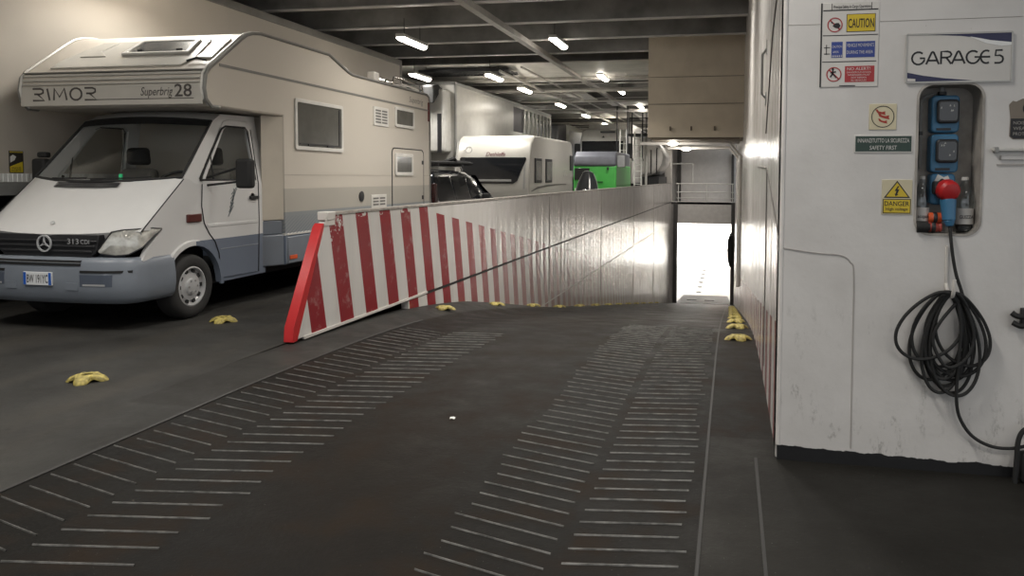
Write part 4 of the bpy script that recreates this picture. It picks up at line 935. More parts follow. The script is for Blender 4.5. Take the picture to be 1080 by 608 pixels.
b = MB(); b.ring((-7.14, cf(2.3) - .02, 2.27), (1, 0, 0), (0, .35, 1), .085, .10, .004); b.build('round_badge', M_grey, t, smooth=False)
for y0, y1 in ((20.95, 21.75), (22.25, 23.05)):
    b = MB(); b.box(K1 - .005, K1 + .025, y0, y1, 1.36, 2.06); f = b.build('side_window', M_dark, t, bevel=.02)
    b = MB(); b.box(K1 + .02, K1 + .03, y0 + .1, y1 - .1, 1.44, 1.98); b.build('pane', M_sgrey, f)
b = MB(); b.loft([[(K1 + .006, y, z), (K1 + .006, y, z + h)] for y, z, h in ((20.6, 1.12, .03), (21.3, 1.19, .06), (22.3, 1.24, .05), (23.6, 1.27, .04), (25.2, 1.28, .02))]); b.build('swoosh_decal', mat('dark_grey_decal', (.07, .065, .06), .4), t)
b = MB(); b.box(K1, K1 + .03, 25.75, 26.15, 1.75, 2.25); b.build('side_box', M_dark, t, bevel=.02)
b = MB(); b.ring((K1 + .004, 24.9, 1.68), (0, 1, 0), (0, 0, 1), .10, .13, .004); b.ring((K1 + .004, 25.15, 1.68), (0, 1, 0), (0, 0, 1), .10, .13, .004); b.build('side_emblem', M_lgrey, t)
for s_ in (K1 - .03, K0 + .03 + .2): tyre(t, s_ - .2, s_, 23.7, .33)
b = MB(); b.pz([(-6.9, 20.5), (-6.42, 19.2), (-6.36, 19.2), (-5.9, 20.5)], .42, .50); b.cyl((-6.39, 19.15, .0), (-6.39, 19.15, .62), .03); b.build('drawbar', M_dark, t)
b = MB(); b.tube([(K0 + .1, 20.5, 2.5), (K0 + .03, 20.42, 1.9), (K0 + .0, 20.40, 1.2)], .025, 6); b.build('corner_trim', M_lgrey, t)

# ---- green van with grey bonnet, white lorry, distant trucks
t = thing('green_van', 'bright green van with grey upper front, facing us beyond the caravan', 'van', (-5, 31, 0))
M_green = mat('bright_green_paint', (.085, .46, .09), .3, var=.06)
G0, G1 = -5.86, -4.22
b = MB(); b.px([(29.0, .40), (28.95, .8), (29.0, 1.95), (29.1, 1.98), (33.2, 1.98), (33.3, .42)], G1, G0); b.build('body', M_green, t, bevel=.05, seg=3)
b = MB(); b.px([(28.97, 1.93), (28.94, 2.05), (29.02, 2.30), (29.3, 2.50), (33.1, 2.50), (33.25, 1.93)], G1 - .02, G0 + .02); b.build('grey_cover', mat('grey_tarpaulin', (.15, .155, .18), .35, var=.1), t, bevel=.06, seg=3)
b = MB(); b.box(G0 + .05, G0 + .62, 28.93, 28.96, 1.42, 1.86); b.build('window', M_dglass, t, bevel=.01)
b = MB(); b.box(G0 + .75, G1 - .5, 28.93, 28.96, 1.33, 1.36); b.box(G1 - .35, G1 - .28, 28.9, 28.96, 1.80, 1.90); b.build('handle', M_dark, t)
b = MB(); b.box(G0 + .02, G1 - .02, 28.88, 29.0, .45, .72); b.build('bumper', M_dark, t, bevel=.03)
for x_ in (G0 + .18, G1 - .18): b = MB(); b.box(x_ - .12, x_ + .12, 28.92, 28.97, .9, 1.1); b.build('headlamp', M_lgrey, t, bevel=.02)
b = MB(); b.box(G1 - .02, G1 + .28, 29.3, 29.42, 1.9, 2.35); b.build('door_mirror', mat('pale_grey_mirror', (.40, .40, .41), .4), t, bevel=.03)
for y in (29.9, 32.3):
    for s_ in (G1 - .02, G0 + .24): tyre(t, s_ - .22, s_, y, .34)
t = thing('motorcycle', 'black motorcycle with curved windscreen in front of the green van', 'motorcycle', (-5.0, 27.6, 0))
MX = -5.0
for y in (27.0, 28.35): b = MB(); b.lathe([(.20, -.05), (.28, -.06), (.31, 0), (.28, .06), (.20, .05)], (MX, y, .31), (1, 0, 0), 24, False); wh = b.build('wheel', M_tyre, t); b = MB(); b.lathe([(.20, -.03), (.05, -.05), (.05, .05), (.20, .03)], (MX, y, .31), (1, 0, 0), 16, True); b.build('rim', M_grey, wh)
b = MB(); b.px([(27.1, .6), (27.0, 1.0), (27.3, 1.12), (27.7, .98), (28.4, .92), (28.75, .95), (28.6, .75), (28.0, .45), (27.4, .4)], MX - .16, MX + .16); b.build('body', M_car, t, bevel=.06, seg=3)
b = MB(); rows = []
for i in range(7):
    f = i / 6; hw = .40 - .20 * f ** 2.2
    rows.append([(MX + hw * math.sin(a), 26.92 + .25 * f + .18 * (1 - math.cos(a)), 1.0 + .74 * f - .10 * (1 - math.cos(a))) for a in [PI * (-.5 + q / 8) for q in range(9)]])
b.loft(rows); b.build('windscreen', mat('smoked_windscreen', (.03, .032, .035), .12), t, ang=70)
b = MB(); b.tube([rows[i][8] for i in range(7)] + rows[6][::-1] + [rows[6 - i][0] for i in range(7)], .012, 6); b.build('windscreen_rim', M_grey, t)
b = MB(); b.tube([(MX - .4, 27.3, 1.1), (MX - .1, 27.15, 1.15), (MX + .1, 27.15, 1.15), (MX + .4, 27.3, 1.1)], .02, 6); b.cyl((MX - .12, 26.98, .31), (MX - .12, 27.2, 1.05), .03); b.cyl((MX + .12, 26.98, .31), (MX + .12, 27.2, 1.05), .03); b.build('handlebar', M_grey, t)
b = MB(); b.lathe([(.09, 0), (.10, .03), (.05, .06)], (MX - .05, 26.93, 1.0), (0, -1, 0), 16); b.build('headlamp', M_chrome, t)

t = thing('white_lorry', 'white lorry cab with black windscreen facing us above the green van', 'lorry', (-5.9, 40, 0))
b = MB(); W0, W1 = -6.95, -4.85
b.px([(35.95, .5), (35.9, 2.5), (36.0, 3.25), (36.35, 3.65), (37.0, 3.82), (38.1, 3.85), (38.1, .6)], W1, W0); b.build('cab', M_wt, t, bevel=.10, seg=3)
b = MB(); b.loft([[(x_, y, z) for x_ in (W0 + .08, (W0 + W1) / 2, W1 - .08)] for y, z in ((35.87, 2.45), (35.96, 3.2))]); b.box(W1 - .01, W1 + .01, 36.3, 37.4, 2.5, 3.15); b.build('windscreen', M_dglass, t)
b = MB(); b.box(W0 + .9, W1 - .5, 36.25, 36.3, 3.60, 3.68); b.build('roof_lamp_bar', M_dark, t); b = MB(); b.prism([(-5.95, 36.05, 3.36), (-5.8, 36.05, 3.36), (-5.87, 36.12, 3.46)], (0, -.04, 0)); b.build('front_badge', M_dark, t)
b = MB(); b.box(W0 + .3, W1 - .3, 35.84, 35.92, 1.0, 2.2); b.build('grille', M_dark, t, bevel=.02)
b = MB(); b.box(W0 - .05, W1 + .05, 38.4, 42.2, 1.2, 4.15); b.build('box', M_wt, t, bevel=.03)
for s_ in (1, -1): b = MB(); x_ = W1 + .2 if s_ == 1 else W0 - .2; b.box(x_ - .13, x_ + .13, 36.2, 36.35, 2.4, 3.1); b.build('door_mirror', M_dark, t, bevel=.04)
for y in (37.0, 40.0, 41.3):
    for x_ in (W1 - .02, W0 + .32): tyre(t, x_ - .3, x_, y, .5)
b = MB(); b.box(-6.5, -5.3, 36, 42.1, .7, 1.2); b.build('chassis', M_dark, t)

t = thing('dark_truck', 'dark truck cab with small lit windows behind the barred trailer', 'truck', (-9, 37, 0))
b = MB(); b.px([(34.6, .5), (34.5, 2.2), (34.8, 3.9), (36.6, 4.05), (36.6, .6)], -7.75, -10.2); b.build('cab', M_dark, t, bevel=.08, seg=3)
b = MB(); b.loft([[(x_, y, z) for x_ in (-10.0, -9, -7.95)] for y, z in ((34.5, 2.3), (34.66, 3.2))]); b.build('windscreen', M_dglass, t)
b = MB(); b.box(-7.755, -7.735, 35.0, 35.9, 2.4, 3.2); b.build('side_window', M_dglass, t)
b = MB(); b.box(-10.3, -7.75, 36.9, 45, 1.2, 4.15); b.build('box', M_wt, t, bevel=.35, seg=4)
for y in (35.4, 42.0, 43.4): tyre(t, -8.1, -7.8, y, .5); tyre(t, -10.2, -9.9, y, .5)
b = MB(); b.box(-9.6, -8.4, 35, 45, .6, 1.2); b.build('chassis', M_dark, t)

t = thing('tank_trailer', 'white rounded tank trailer at the far end, right of the access ladders', 'trailer', (-4.5, 47, 0))
b = MB(); b.lathe([(.2, -.25), (.9, -.15), (1.05, 0), (1.05, 5.5), (.9, 5.7)], (-4.72, 42.6, 2.6), (0, 1, 0), 28); b.build('tank', mat('tank_white', (.60, .585, .56), .16, .1), t)
b = MB(); b.box(-5.6, -3.85, 42.5, 48, .95, 1.55); b.build('chassis', M_dark, t)
b = MB(); b.tube([(-3.95, 42.2, 1.7), (-3.95, 42.2, 3.0), (-3.95, 42.4, 3.1)], .035, 7); b.tube([(-4.25, 42.2, 1.7), (-4.25, 42.2, 3.0)], .035, 7); b.build('hose_rail', M_black, t)
for y in (44.5, 46): tyre(t, -4.2, -3.88, y, .5); tyre(t, -5.6, -5.3, y, .5)

# ---- access ladders with a small platform
M_ladw = mat('white_ladder_paint', (.66, .65, .62), .35)
def ladder(x0, x1, y, lab):
    t = thing('access_ladder', lab, 'ladder', ((x0 + x1) / 2, y, 0), 'access ladders beside the lorry')
    for x in (x0, x1): b = MB(); b.tube([(x, y, 0), (x, y, 3.6)], .035, 7); b.build('stile', M_ladw, t)
    for i in range(11): b = MB(); b.cyl((x0, y, .3 + .3 * i), (x1, y, .3 + .3 * i), .018, seg=6); b.build('rung', M_ladw, t)
    b = MB()
    for x in (x0 - .08, x1 + .08): b.tube([(x, y + .05, 2.3), (x, y - .35, 2.45), (x, y - .35, 4.7), (x, y + .2, 4.8)], .03, 6)
    b.build('safety_rail', M_dark, t)
ladder(-4.80, -4.50, 34, 'white upright access ladder beside the white lorry, left one of two')
ladder(-4.36, -4.04, 35.7, 'white upright access ladder with platform, right one of two beside the tank trailer')
t = thing('access_platform', 'dark steel platform with railing above the access ladders, left of the beige casing', 'platform', (-4, 37, 3.5))
b = MB(); b.box(-4.75, -2.9, 36.4, 37.4, 3.45, 3.56); b.build('deck', M_dark, t)
for x in (-4.7, -3.9, -2.95): b = MB(); b.cyl((x, 36.45, 3.5), (x, 36.45, CZ), .025, seg=6); b.build('post', M_dark, t)
b = MB(); b.cyl((-4.7, 36.45, 4.3), (-2.9, 36.45, 4.3), .022, seg=6); b.build('rail', M_dark, t)
b = MB(); b.cyl((-4.0, 37.3, 0), (-4.0, 37.3, 3.5), .06, seg=8); b.build('column', M_lgrey, t)
# ================================================================== signs, power point and cable on the right wall
FX, FZ = V(1, 0, 0), V(0, 0, 1)
M_swhite = mat('sign_white', (.58, .56, .53), .4, var=.05); M_sred = mat('sign_red', (.36, .03, .035), .45); M_sblue = mat('sign_blue', (.03, .055, .25), .45)
M_syel = mat('sign_yellow', (.60, .44, .025), .42); M_pale = mat('sign_pale_yellow', (.58, .52, .36), .45); M_navy = mat('sign_navy', (.018, .02, .07), .35); M_sgreen = mat('sign_dark_green', (.025, .05, .04), .45)
def sign(name, lab, x0, x1, z0, z1, m_, tilt=0.0, t=.004):
    r = thing(name, lab, 'sign', (x0, WY, z0)); b = MB(); b.box(x0, x1, WY - t, WY + .001, z0, z1); b.build('plate', m_, r, bevel=.0012, seg=1); return r
def arc(r, a0, a1, n=20): return [(r * math.cos(math.radians(a0 + (a1 - a0) * i / n)), r * math.sin(math.radians(a0 + (a1 - a0) * i / n))) for i in range(n + 1)]
Y0 = WY - .004
# safety board
x0, x1, z0, z1 = .452, .744, 2.03, 2.47
s = sign('safety_board', 'tall white board with yellow CAUTION, blue and red panels at the wall top left', x0, x1, z0, z1, M_swhite)
b = MB()
W_ = x1 - x0; O = V(x0, Y0, z0)
def rc(b, a0, a1, c0, c1, off=0.0): b.plate([(a0, c0), (a1, c0), (a1, c1), (a0, c1)], O, FX, FZ, .0012, off)
rc(b, .0, .008, .0, .44); rc(b, .012, W_ - .006, .398, .404); rc(b, .012, W_ - .004, .268, .272); rc(b, .012, W_ - .01, .130, .134); rc(b, .054, .057, .404, .436); rc(b, W_ - .04, W_ - .037, .404, .436); rc(b, .1, .18, .003, .008)
b.text('Principal Safety in Cargo Operations', O + V(.064, -.001, .411), FX, FZ, .022, .001, wid=.185, bold=.01)
rc(b, .130, W_ - .018, .286, .379, .0); rc(b, .03, .034, .17, .222); rc(b, .02, .05, .172, .176); rc(b, .02, .05, .205, .209)
b.build('print', M_ink, s, smooth=False)
b = MB(); rc(b, .133, W_ - .021, .289, .376, .0006); b.build('yellow_panel', M_syel, s, smooth=False)
b = MB(); b.text('CAUTION', O + V(.138, -.0022, .308), FX, FZ, .066, .0005, wid=.128, bold=.012); b.build('caution_word', M_ink, s, smooth=False)
b = MB(); rc(b, .057, .113, .153, .236); rc(b, .130, W_ - .018, .153, .236); b.build('blue_panel', M_sblue, s, smooth=False)
b = MB()
for txt, px_, pz, wd in (('VEHICLE MOVEMENTS', .134, .208, .135), ('DURING THE AREA', .134, .172, .130)): b.text(txt, O + V(px_, -.0012, pz), FX, FZ, .024, .0005, wid=wd)
b.text('CAUTION', O + V(.06, -.0012, .205), FX, FZ, .018, .0005, wid=.05); b.text('AREA', O + V(.064, -.0012, .178), FX, FZ, .016, .0005, wid=.03)
for i in range(6): b.plate([(.06 + .009 * i, .157), (.066 + .009 * i, .157), (.064 + .009 * i, .170)], O, FX, FZ, .001, .0012)
b.build('blue_panel_words', M_swhite, s, smooth=False)
b = MB(); rc(b, .127, W_ - .018, .024, .108); b.build('red_panel', M_sred, s, smooth=False)
b = MB(); b.text('NO ALERT!', O + V(.138, -.0012, .086), FX, FZ, .022, .0005, wid=.115)
for j, (txt, wd) in enumerate((('DANGEROUS GOODS', .12), ('PASSENGERS MUST', .11), ('NOT REMAIN', .075), ('IN VEHICLES', .075))): b.text(txt, O + V(.197, -.0012, .071 - .014 * j), FX, FZ, .012, .0005, wid=wd, align='CENTER')
b.build('red_panel_words', M_swhite, s, smooth=False)
for cz, nm in ((.325, 0), (.066, 1)):
    o = O + V(.072, -.0005, cz); b = MB(); b.ring(o, FX, FZ, .033, .0385, .0012); b.strokes([[(-.024, .024), (.026, -.026)]], o, FX, FZ, .007, .0012); b.build('prohibition_ring', M_sred, s, smooth=False)
    b = MB()
    if nm == 0: b.plate([(-.012, -.006), (.0, .008), (.018, .010), (.028, -.004), (.02, -.018), (.002, -.016)], o, FX, FZ, .0014); b.plate([(-.02, .010), (-.008, .006), (-.008, .012), (-.018, .018)], o, FX, FZ, .0014)
    else: b.strokes([[(-.006, .024), (-.006, .004), (.012, -.018)], [(-.006, .004), (-.018, -.014)], [(-.018, .008), (.01, .014)]], o, FX, FZ, .007, .0014); b.disc(o + V(-.006, 0, .028), FX, FZ, .006, .0014)
    b.build('pictogram', M_ink, s, smooth=False)
# GARAGE 5
x0, x1, z0, z1 = .882, 1.381, 2.045, 2.292
s = sign('garage_sign', 'wide white sign reading GARAGE 5 with navy swooshes, above the power recess', x0, x1, z0, z1, M_swhite, t=.008)
O = V(x0, WY - .008, z0); W_, H_ = x1 - x0, z1 - z0
def ga(x0, w_, h_, pts): return [[(x0 + a_ * w_, c_ * h_) for a_, c_ in l_] for l_ in pts]
def arcp(a0, a1, n=12): return [(.5 + .5 * math.cos(math.radians(a0 + (a1 - a0) * i / n)), .5 + .5 * math.sin(math.radians(a0 + (a1 - a0) * i / n))) for i in range(n + 1)]
Gl = [arcp(48, 360) + [(.62, .5)]]; Al = [[(0, 0), (.42, .95), (.5, 1), (.58, .95), (1, 0)], [(.2, .30), (.80, .30)]]
Rl = [[(0, 0), (0, 1), (.62, 1), (.88, .93), (1, .76), (.88, .59), (.62, .52), (.05, .52)], [(.5, .52), (1, 0)]]; El = [arcp(60, 300), [(.02, .5), (.85, .5)]]
F5 = [[(.92, 1), (.15, 1), (.08, .58), (.6, .60), (.92, .48), (1, .30), (.9, .10), (.6, 0), (0, 0)]]
LH = .064; L = []
for x_, w_, g_ in ((.0, .068, Gl), (.076, .068, Al), (.155, .054, Rl), (.212, .068, Al), (.288, .068, Gl), (.362, .058, El), (.434, .044, F5)): L += ga(x_ * .905, w_ * .905, LH, g_)
b = MB(); b.strokes(L, O + V(.026, 0, .092), FX, FZ, .0095, .001); b.build('lettering', M_ink, s, smooth=False)
b = MB()
b.plate([(.10, H_ - .004), (W_ - .002, H_ - .004), (W_ - .002, H_ - .062), (W_ - .06, H_ - .052), (W_ - .14, H_ - .03), (W_ - .24, H_ - .014), (.15, H_ - .007)], O, FX, FZ, .001)
b.plate([(.004, .052), (.08, .035), (.18, .02), (.32, .006), (.004, .004)], O, FX, FZ, .001); b.build('swoosh', M_navy, s, smooth=False)
b = MB(); b.plate([(W_ - .20, H_ - .018), (W_ - .10, H_ - .040), (W_ - .004, H_ - .052), (W_ - .004, H_ - .066), (W_ - .05, H_ - .070), (W_ - .12, H_ - .055)], O, FX, FZ, .0015); b.build('highlight_swoosh', mat('sign_bright_white', (.78, .78, .77), .3), s, smooth=False)
b = MB(); b.plate([(.006, .022), (.045, .018), (.045, .006), (.006, .006)], O, FX, FZ, .0015); b.build('corner_mark', M_swhite, s, smooth=False)
b = MB()
for a in ((-.004, .004, 0, H_), (W_ - .004, W_ + .004, 0, H_), (0, W_, -.004, .004), (0, W_, H_ - .004, H_ + .004)): b.plate([(a[0], a[2]), (a[1], a[2]), (a[1], a[3]), (a[0], a[3])], O, FX, FZ, .003)
b.build('frame', mat('sign_frame', (.42, .41, .39), .35, .4), s, smooth=False)
# hot surface / flame hand sign
s = sign('flame_sign', 'small pale yellow square sign with red flames in a black circle', .706, .842, 1.803, 1.938, M_pale)
o = V(.774, Y0, 1.871); b = MB(); b.ring(o, FX, FZ, .053, .057, .001); b.build('circle', M_ink, s, smooth=False)
b = MB()
for dx, dz, q in ((-.012, .018, 1.0), (.004, -.004, 1.15), (.0, -.028, .9)):
    b.plate([(dx + q * a_, dz + q * c_) for a_, c_ in ((-.026, .020), (-.018, .004), (.002, -.004), (.026, -.010), (.022, .0), (.024, .010), (.008, .006), (-.008, .010), (-.016, .020))], o, FX, FZ, .001)
b.build('flames', mat('flame_red', (.34, .035, .02), .45), s, smooth=False)
# safety first
s = sign('safety_first_sign', 'dark green strip sign reading INNANZITUTTO LA SICUREZZA SAFETY FIRST', .635, .924, 1.682, 1.776, M_swhite)
b = MB(); b.box(.641, .918, WY - .005, WY - .003, 1.689, 1.769); b.build('green_panel', M_sgreen, s, smooth=False)
b = MB(); b.text('INNANZITUTTO LA SICUREZZA', (.7795, WY - .005, 1.736), FX, FZ, .031, .0006, wid=.255, align='CENTER'); b.text('SAFETY FIRST', (.7795, WY - .005, 1.698), FX, FZ, .031, .0006, wid=.135, align='CENTER', shear=.1); b.build('lettering', M_swhite, s, smooth=False)
# danger high voltage
s = sign('danger_sign', 'yellow DANGER high voltage sign with lightning triangle, left of the power recess', .779, .929, 1.358, 1.541, M_pale)
O = V(.779, Y0, 1.358)
b = MB(); b.plate([(.006, .006), (.144, .006), (.144, .082), (.006, .082)], O, FX, FZ, .001); b.plate([(.010, .088), (.140, .088), (.075, .178)], O, FX, FZ, .001); b.build('border', M_ink, s, smooth=False)
b = MB(); b.plate([(.010, .010), (.140, .010), (.140, .078), (.010, .078)], O, FX, FZ, .0015); b.plate([(.021, .094), (.129, .094), (.075, .168)], O, FX, FZ, .0015); b.build('yellow_panel', M_syel, s, smooth=False)
b = MB(); b.plate([(.078, .150), (.062, .124), (.072, .124), (.066, .108), (.062, .112), (.068, .096), (.082, .106), (.076, .107), (.086, .132), (.076, .132), (.086, .150)], O, FX, FZ, .002); b.text('DANGER', O + V(.075, -.0015, .046), FX, FZ, .034, .0006, wid=.122, align='CENTER', bold=.01); b.text('High voltage', O + V(.075, -.0015, .022), FX, FZ, .022, .0006, wid=.108, align='CENTER', bold=.01); b.build('lettering', M_ink, s, smooth=False)
# torn sign at the right edge
s = thing('torn_sign', 'torn brown and black sign cut by the right edge of the view', 'sign', (1.38, WY, 1.745))
tp = [(1.378, 1.925), (1.395, 1.945), (1.41, 1.94), (1.44, 1.955), (1.56, 1.955), (1.56, 1.75), (1.40, 1.75), (1.383, 1.765), (1.386, 1.86)]
b = MB(); b.plate(tp, (0, WY + .001, 0), FX, FZ, .004); b.build('plate', mat('sign_taupe', (.20, .165, .13), .5), s, smooth=False)
b = MB(); b.plate([(1.387, 1.765), (1.403, 1.753), (1.558, 1.753), (1.558, 1.855), (1.388, 1.855)], (0, WY - .003, 0), FX, FZ, .001); b.ring((1.475, WY - .003, 1.905), FX, FZ, .026, .034, .001); b.build('print', M_ink, s, smooth=False)
b = MB()
for j, (txt, wd) in enumerate((('NOISE AREA', .13), ('WEAR EAR', .12), ('PROTECTION', .13))): b.text(txt, (1.40, WY - .004, 1.825 - .028 * j), FX, FZ, .024, .0006, wid=wd)
b.build('lettering', mat('worn_sign_words', (.30, .28, .25), .5), s, smooth=False)
# bar bracket at right edge
s = thing('wall_bracket', 'white painted steel bar on the wall below the torn sign', 'bracket', (1.32, WY, 1.70))
b = MB(); b.box(1.304, 1.75, WY - .028, WY, 1.688, 1.704); b.build('bar', M_lgrey, s, bevel=.004)
b = MB(); b.box(1.31, 1.33, WY - .03, WY, 1.68, 1.71); b.build('lug', M_grey, s, bevel=.003)
b = MB(); b.box(1.345, 1.75, WY - .012, WY, 1.645, 1.668); b.build('lower_strip', M_bulk, s, bevel=.003)
# ---- power sockets in the recess
BY = WY + D
def socket(lab, z0, z1):
    s = thing('power_socket', lab, 'socket', (1.09, BY, z0), 'blue power sockets in the recess')
    b = MB(); b.plate(rrect(1.030, 1.168, z0, z1, .022, 4), (0, BY, 0), FX, FZ, .085); b.build('housing', M_blue, s, bevel=.008)
    zc = (z0 + z1) / 2 + .012
    b = MB(); b.plate(rrect(1.052, 1.160, zc - .062, zc + .062, .02, 4), (0, BY - .085, 0), FX, FZ, .028); lid = b.build('lid', M_dark, s, bevel=.008)
    b = MB(); b.plate(rrect(1.062, 1.150, zc - .048, zc + .048, .014, 4), (0, BY - .113, 0), FX, FZ, .002); b.build('window', M_dglass, lid)
    b = MB()
    for i in range(5): a, c_ = random.uniform(1.06, 1.135), random.uniform(zc - .04, zc + .04); b.plate([(a, c_), (a + .008, c_ + .003), (a + .003, c_ + .012)], (0, BY - .1152, 0), FX, FZ, .0008)
    b.build('scuff', mat('pale_scuff', (.45, .45, .43), .5), lid, smooth=False)
    b = MB(); b.box(1.055, 1.125, BY - .092, BY - .083, z0 + .012, z0 + .024); b.build('name_strip', M_dark, s); return s
socket('blue power socket box with dark lid, upper one in the recess', 1.790, 1.985)
socket('blue power socket box with dark lid, lower one in the recess', 1.580, 1.782)
s = thing('interlock_switch', 'blue switch box with torn white label below the two sockets', 'switch', (1.09, BY, 1.41))
b = MB(); b.plate(rrect(1.034, 1.158, 1.41, 1.574, .02, 4), (0, BY, 0), FX, FZ, .08); b.build('housing', M_blue, s, bevel=.008)
b = MB(); b.plate([(1.055, 1.535), (1.07, 1.572), (1.10, 1.555), (1.12, 1.565), (1.135, 1.53), (1.15, 1.525), (1.12, 1.512), (1.08, 1.52)], (0, BY - .08, 0), FX, FZ, .003); b.build('torn_label', mat('torn_paper', (.62, .61, .58), .6), s, smooth=False)
s = thing('conduit', 'dark grey conduit and cable gland at the top of the recess', 'conduit', (1.1, BY, 2.0))
b = MB(); b.tube([(1.09, BY - .04, 1.993), (1.09, BY - .04, 2.03)], .014, 8); b.tube(smooth_path([(.995, BY - .02, 1.60), (.992, BY - .03, 1.78), (.992, BY - .03, 1.96), (1.06, BY - .04, 2.002)], 5), .008, 6); b.build('pipe', M_grey, s)
b = MB(); b.cyl((1.09, BY - .04, 1.99), (1.09, BY - .04, 2.008), .022, seg=8); b.box(.984, 1.0, BY - .04, BY, 1.78, 1.80); b.build('gland', M_dark, s)
# plug and cable
PY = WY - .002
s = thing('plug', 'red and blue industrial plug hanging in the recess with a black cable', 'plug', (1.1, PY, 1.48))
b = MB(); b.lathe([(.02, -.045), (.048, -.037), (.058, -.01), (.055, .025), (.042, .04), (.02, .045)], (1.105, PY + .02, 1.487), (.15, -.95, -.2), 22); b.build('cap', M_brightred, s)
b = MB(); b.cyl((1.108, PY + .02, 1.44), (1.112, PY + .005, 1.33), .040, .032, 16); b.cyl((1.112, PY + .005, 1.33), (1.116, PY, 1.30), .030, .018, 16); b.build('body', M_blue, s, bevel=.004)
b = MB(); b.cyl((1.105, PY + .05, 1.49), (1.07, PY + .07, 1.515), .04, .04, 14); b.cyl((1.042, PY + .05, 1.50), (1.07, PY + .05, 1.50), .035, .035, 12); b.build('collar', M_dark, s)
def bottle(x, yb, lab, h, r, label_txt):
    s = thing('water_bottle', lab, 'bottle', (x, yb, RZ0), 'plastic water bottles in the recess')
    z0 = RZ0 + .001
    b = MB(); b.lathe([(r * .8, 0), (r, .012), (r, h * .42), (r * .93, h * .45), (r, h * .5), (r * .98, h * .62), (r * .7, h * .80), (r * .36, h * .90), (r * .36, h * .95)], (x, yb, z0), (0, 0, 1), 20); b.build('body', glass_mat('clear_plastic', (.86, .88, .88), .06, .08) if 'clear_plastic' not in bpy.data.materials else bpy.data.materials['clear_plastic'], s, ang=60)
    b = MB(); b.lathe([(r * .4, 0), (r * .4, h * .05), (r * .3, h * .055)], (x, yb, z0 + h * .94), (0, 0, 1), 14); b.build('cap', M_lgrey, s)
    b = MB(); b.lathe([(r * 1.015, h * .16), (r * 1.02, h * .44)], (x, yb, z0), (0, 0, 1), 20, False); lb = b.build('label', M_swhite, s)
    b = MB(); b.text(label_txt, (x, yb - r * 1.03, z0 + h * .26), FX, FZ, .026, .001, wid=r * 1.5, align='CENTER', bold=.01); b.build('label_word', M_ink, lb, smooth=False)
    b = MB(); b.lathe([(r * .77, .004), (r * .96, .014), (r * .96, h * .13)], (x, yb, z0), (0, 0, 1), 18); b.build('dregs', M_dark, s)
bottle(.994, WY + .075, 'clear water bottle with white label standing at the left in the recess', .30, .037, 'acqua')
bottle(1.206, WY + .085, 'clear water bottle with white label standing at the right in the recess', .295, .045, 'GUIZZA')
for lab, x0_, x1_, zz, yy, m_ in (('orange plug cover lying in the recess, upper one of two', 1.022, 1.078, RZ0 + .080, WY + .045, M_orange), ('red plug cover lying at the bottom of the recess, lower one of two', 1.015, 1.088, RZ0 + .0315, WY + .045, mat('dull_red_plastic', (.36, .055, .04), .45))):
    s = thing('plug_cover', lab, 'plug cover', (x0_, yy, RZ0), 'plug covers in the recess')
    b = MB(); b.lathe([(.022, 0), (.028, .006), (.028, .05), (.024, .056), (.027, .062), (.027, x1_ - x0_ - .004), (.018, x1_ - x0_)], (x0_, yy, zz), (1, 0, 0), 18); b.build('shell', m_, s)
    b = MB(); b.lathe([(.029, .02), (.031, .024), (.031, .036), (.029, .04)], (x0_, yy, zz), (1, 0, 0), 18, False); b.build('band', M_dark, s)
s = thing('black_coupler', 'small black coupler at the left bottom corner of the recess', 'coupler', (.98, WY + .01, RZ0))
b = MB(); b.cyl((.955, WY + .005, RZ0 + .033), (1.012, WY + .005, RZ0 + .033), .031, seg=14); b.build('body', M_black, s, bevel=.004)
b = MB(); b.cyl((1.012, WY + .005, RZ0 + .033), (1.02, WY + .005, RZ0 + .033), .02, seg=12); b.build('bore', M_dark, s)
# hook and coiled cable
s = thing('cable_hook', 'white painted steel hook carrying the coiled black cable', 'hook', (1.115, WY, 1.0))
b = MB(); b.box(1.098, 1.112, WY - .010, WY, .955, 1.20); b.build('strap', M_white, s, bevel=.003)
b = MB(); b.tube(smooth_path([(1.105, WY - .004, 1.0), (1.11, WY - .04, .955), (1.115, WY - .085, .945), (1.118, WY - .105, .98), (1.118, WY - .108, 1.035)], 5), .010, 8); b.build('prong', M_white, s)
s = thing('power_cable', 'long black cable coiled in loops on the white hook, running up to the plug', 'cable', (1.11, WY - .05, .7))
R = .0088; b = MB()
b.tube(smooth_path([(1.116, PY, 1.31), (1.118, WY - .03, 1.22), (1.128, WY - .035, 1.14), (1.145, WY - .04, 1.05), (1.17, WY - .045, .97), (1.185, WY - .05, .90), (1.19, WY - .045, .80)], 8), R, 8); b.build('drop', M_black, s)
loops = [(.0, .115, .0, .50, .0), (.012, .125, -.02, .46, .03), (-.02, .150, .01, .40, -.04), (.02, .16, .0, .44, .06), (-.01, .11, -.03, .52, -.03), (.03, .13, .0, .54, .04), (-.03, .135, .0, .47, -.07), (.015, .10, -.01, .42, .0), (-.015, .12, .0, .53, .05), (.045, .14, -.01, .38, .10), (.0, .105, -.02, .45, -.02), (-.06, .17, .01, .36, -.12)]
for i, (dx, hw, dz, h, lean) in enumerate(loops):
    b = MB(); tz = .965 + dz * .3; bot = tz - h; y_ = WY - .022 - .007 * (i % 6) - .003 * (i // 6); cxp = 1.108 + dx * .6
    P = []
    for j in range(14):
        a = 2 * PI * j / 14 + PI / 2; q = (1 + math.sin(a)) / 2
        wv = hw * math.cos(a) * (1.0 - .42 * q ** 2) ; P.append((cxp + wv + lean * (1 - q) * .8, y_ - (.035 * q ** 6), bot + h * q))
    b.tube(smooth_path(P, 5, True), R, 8, True); b.build('loop', M_black, s)
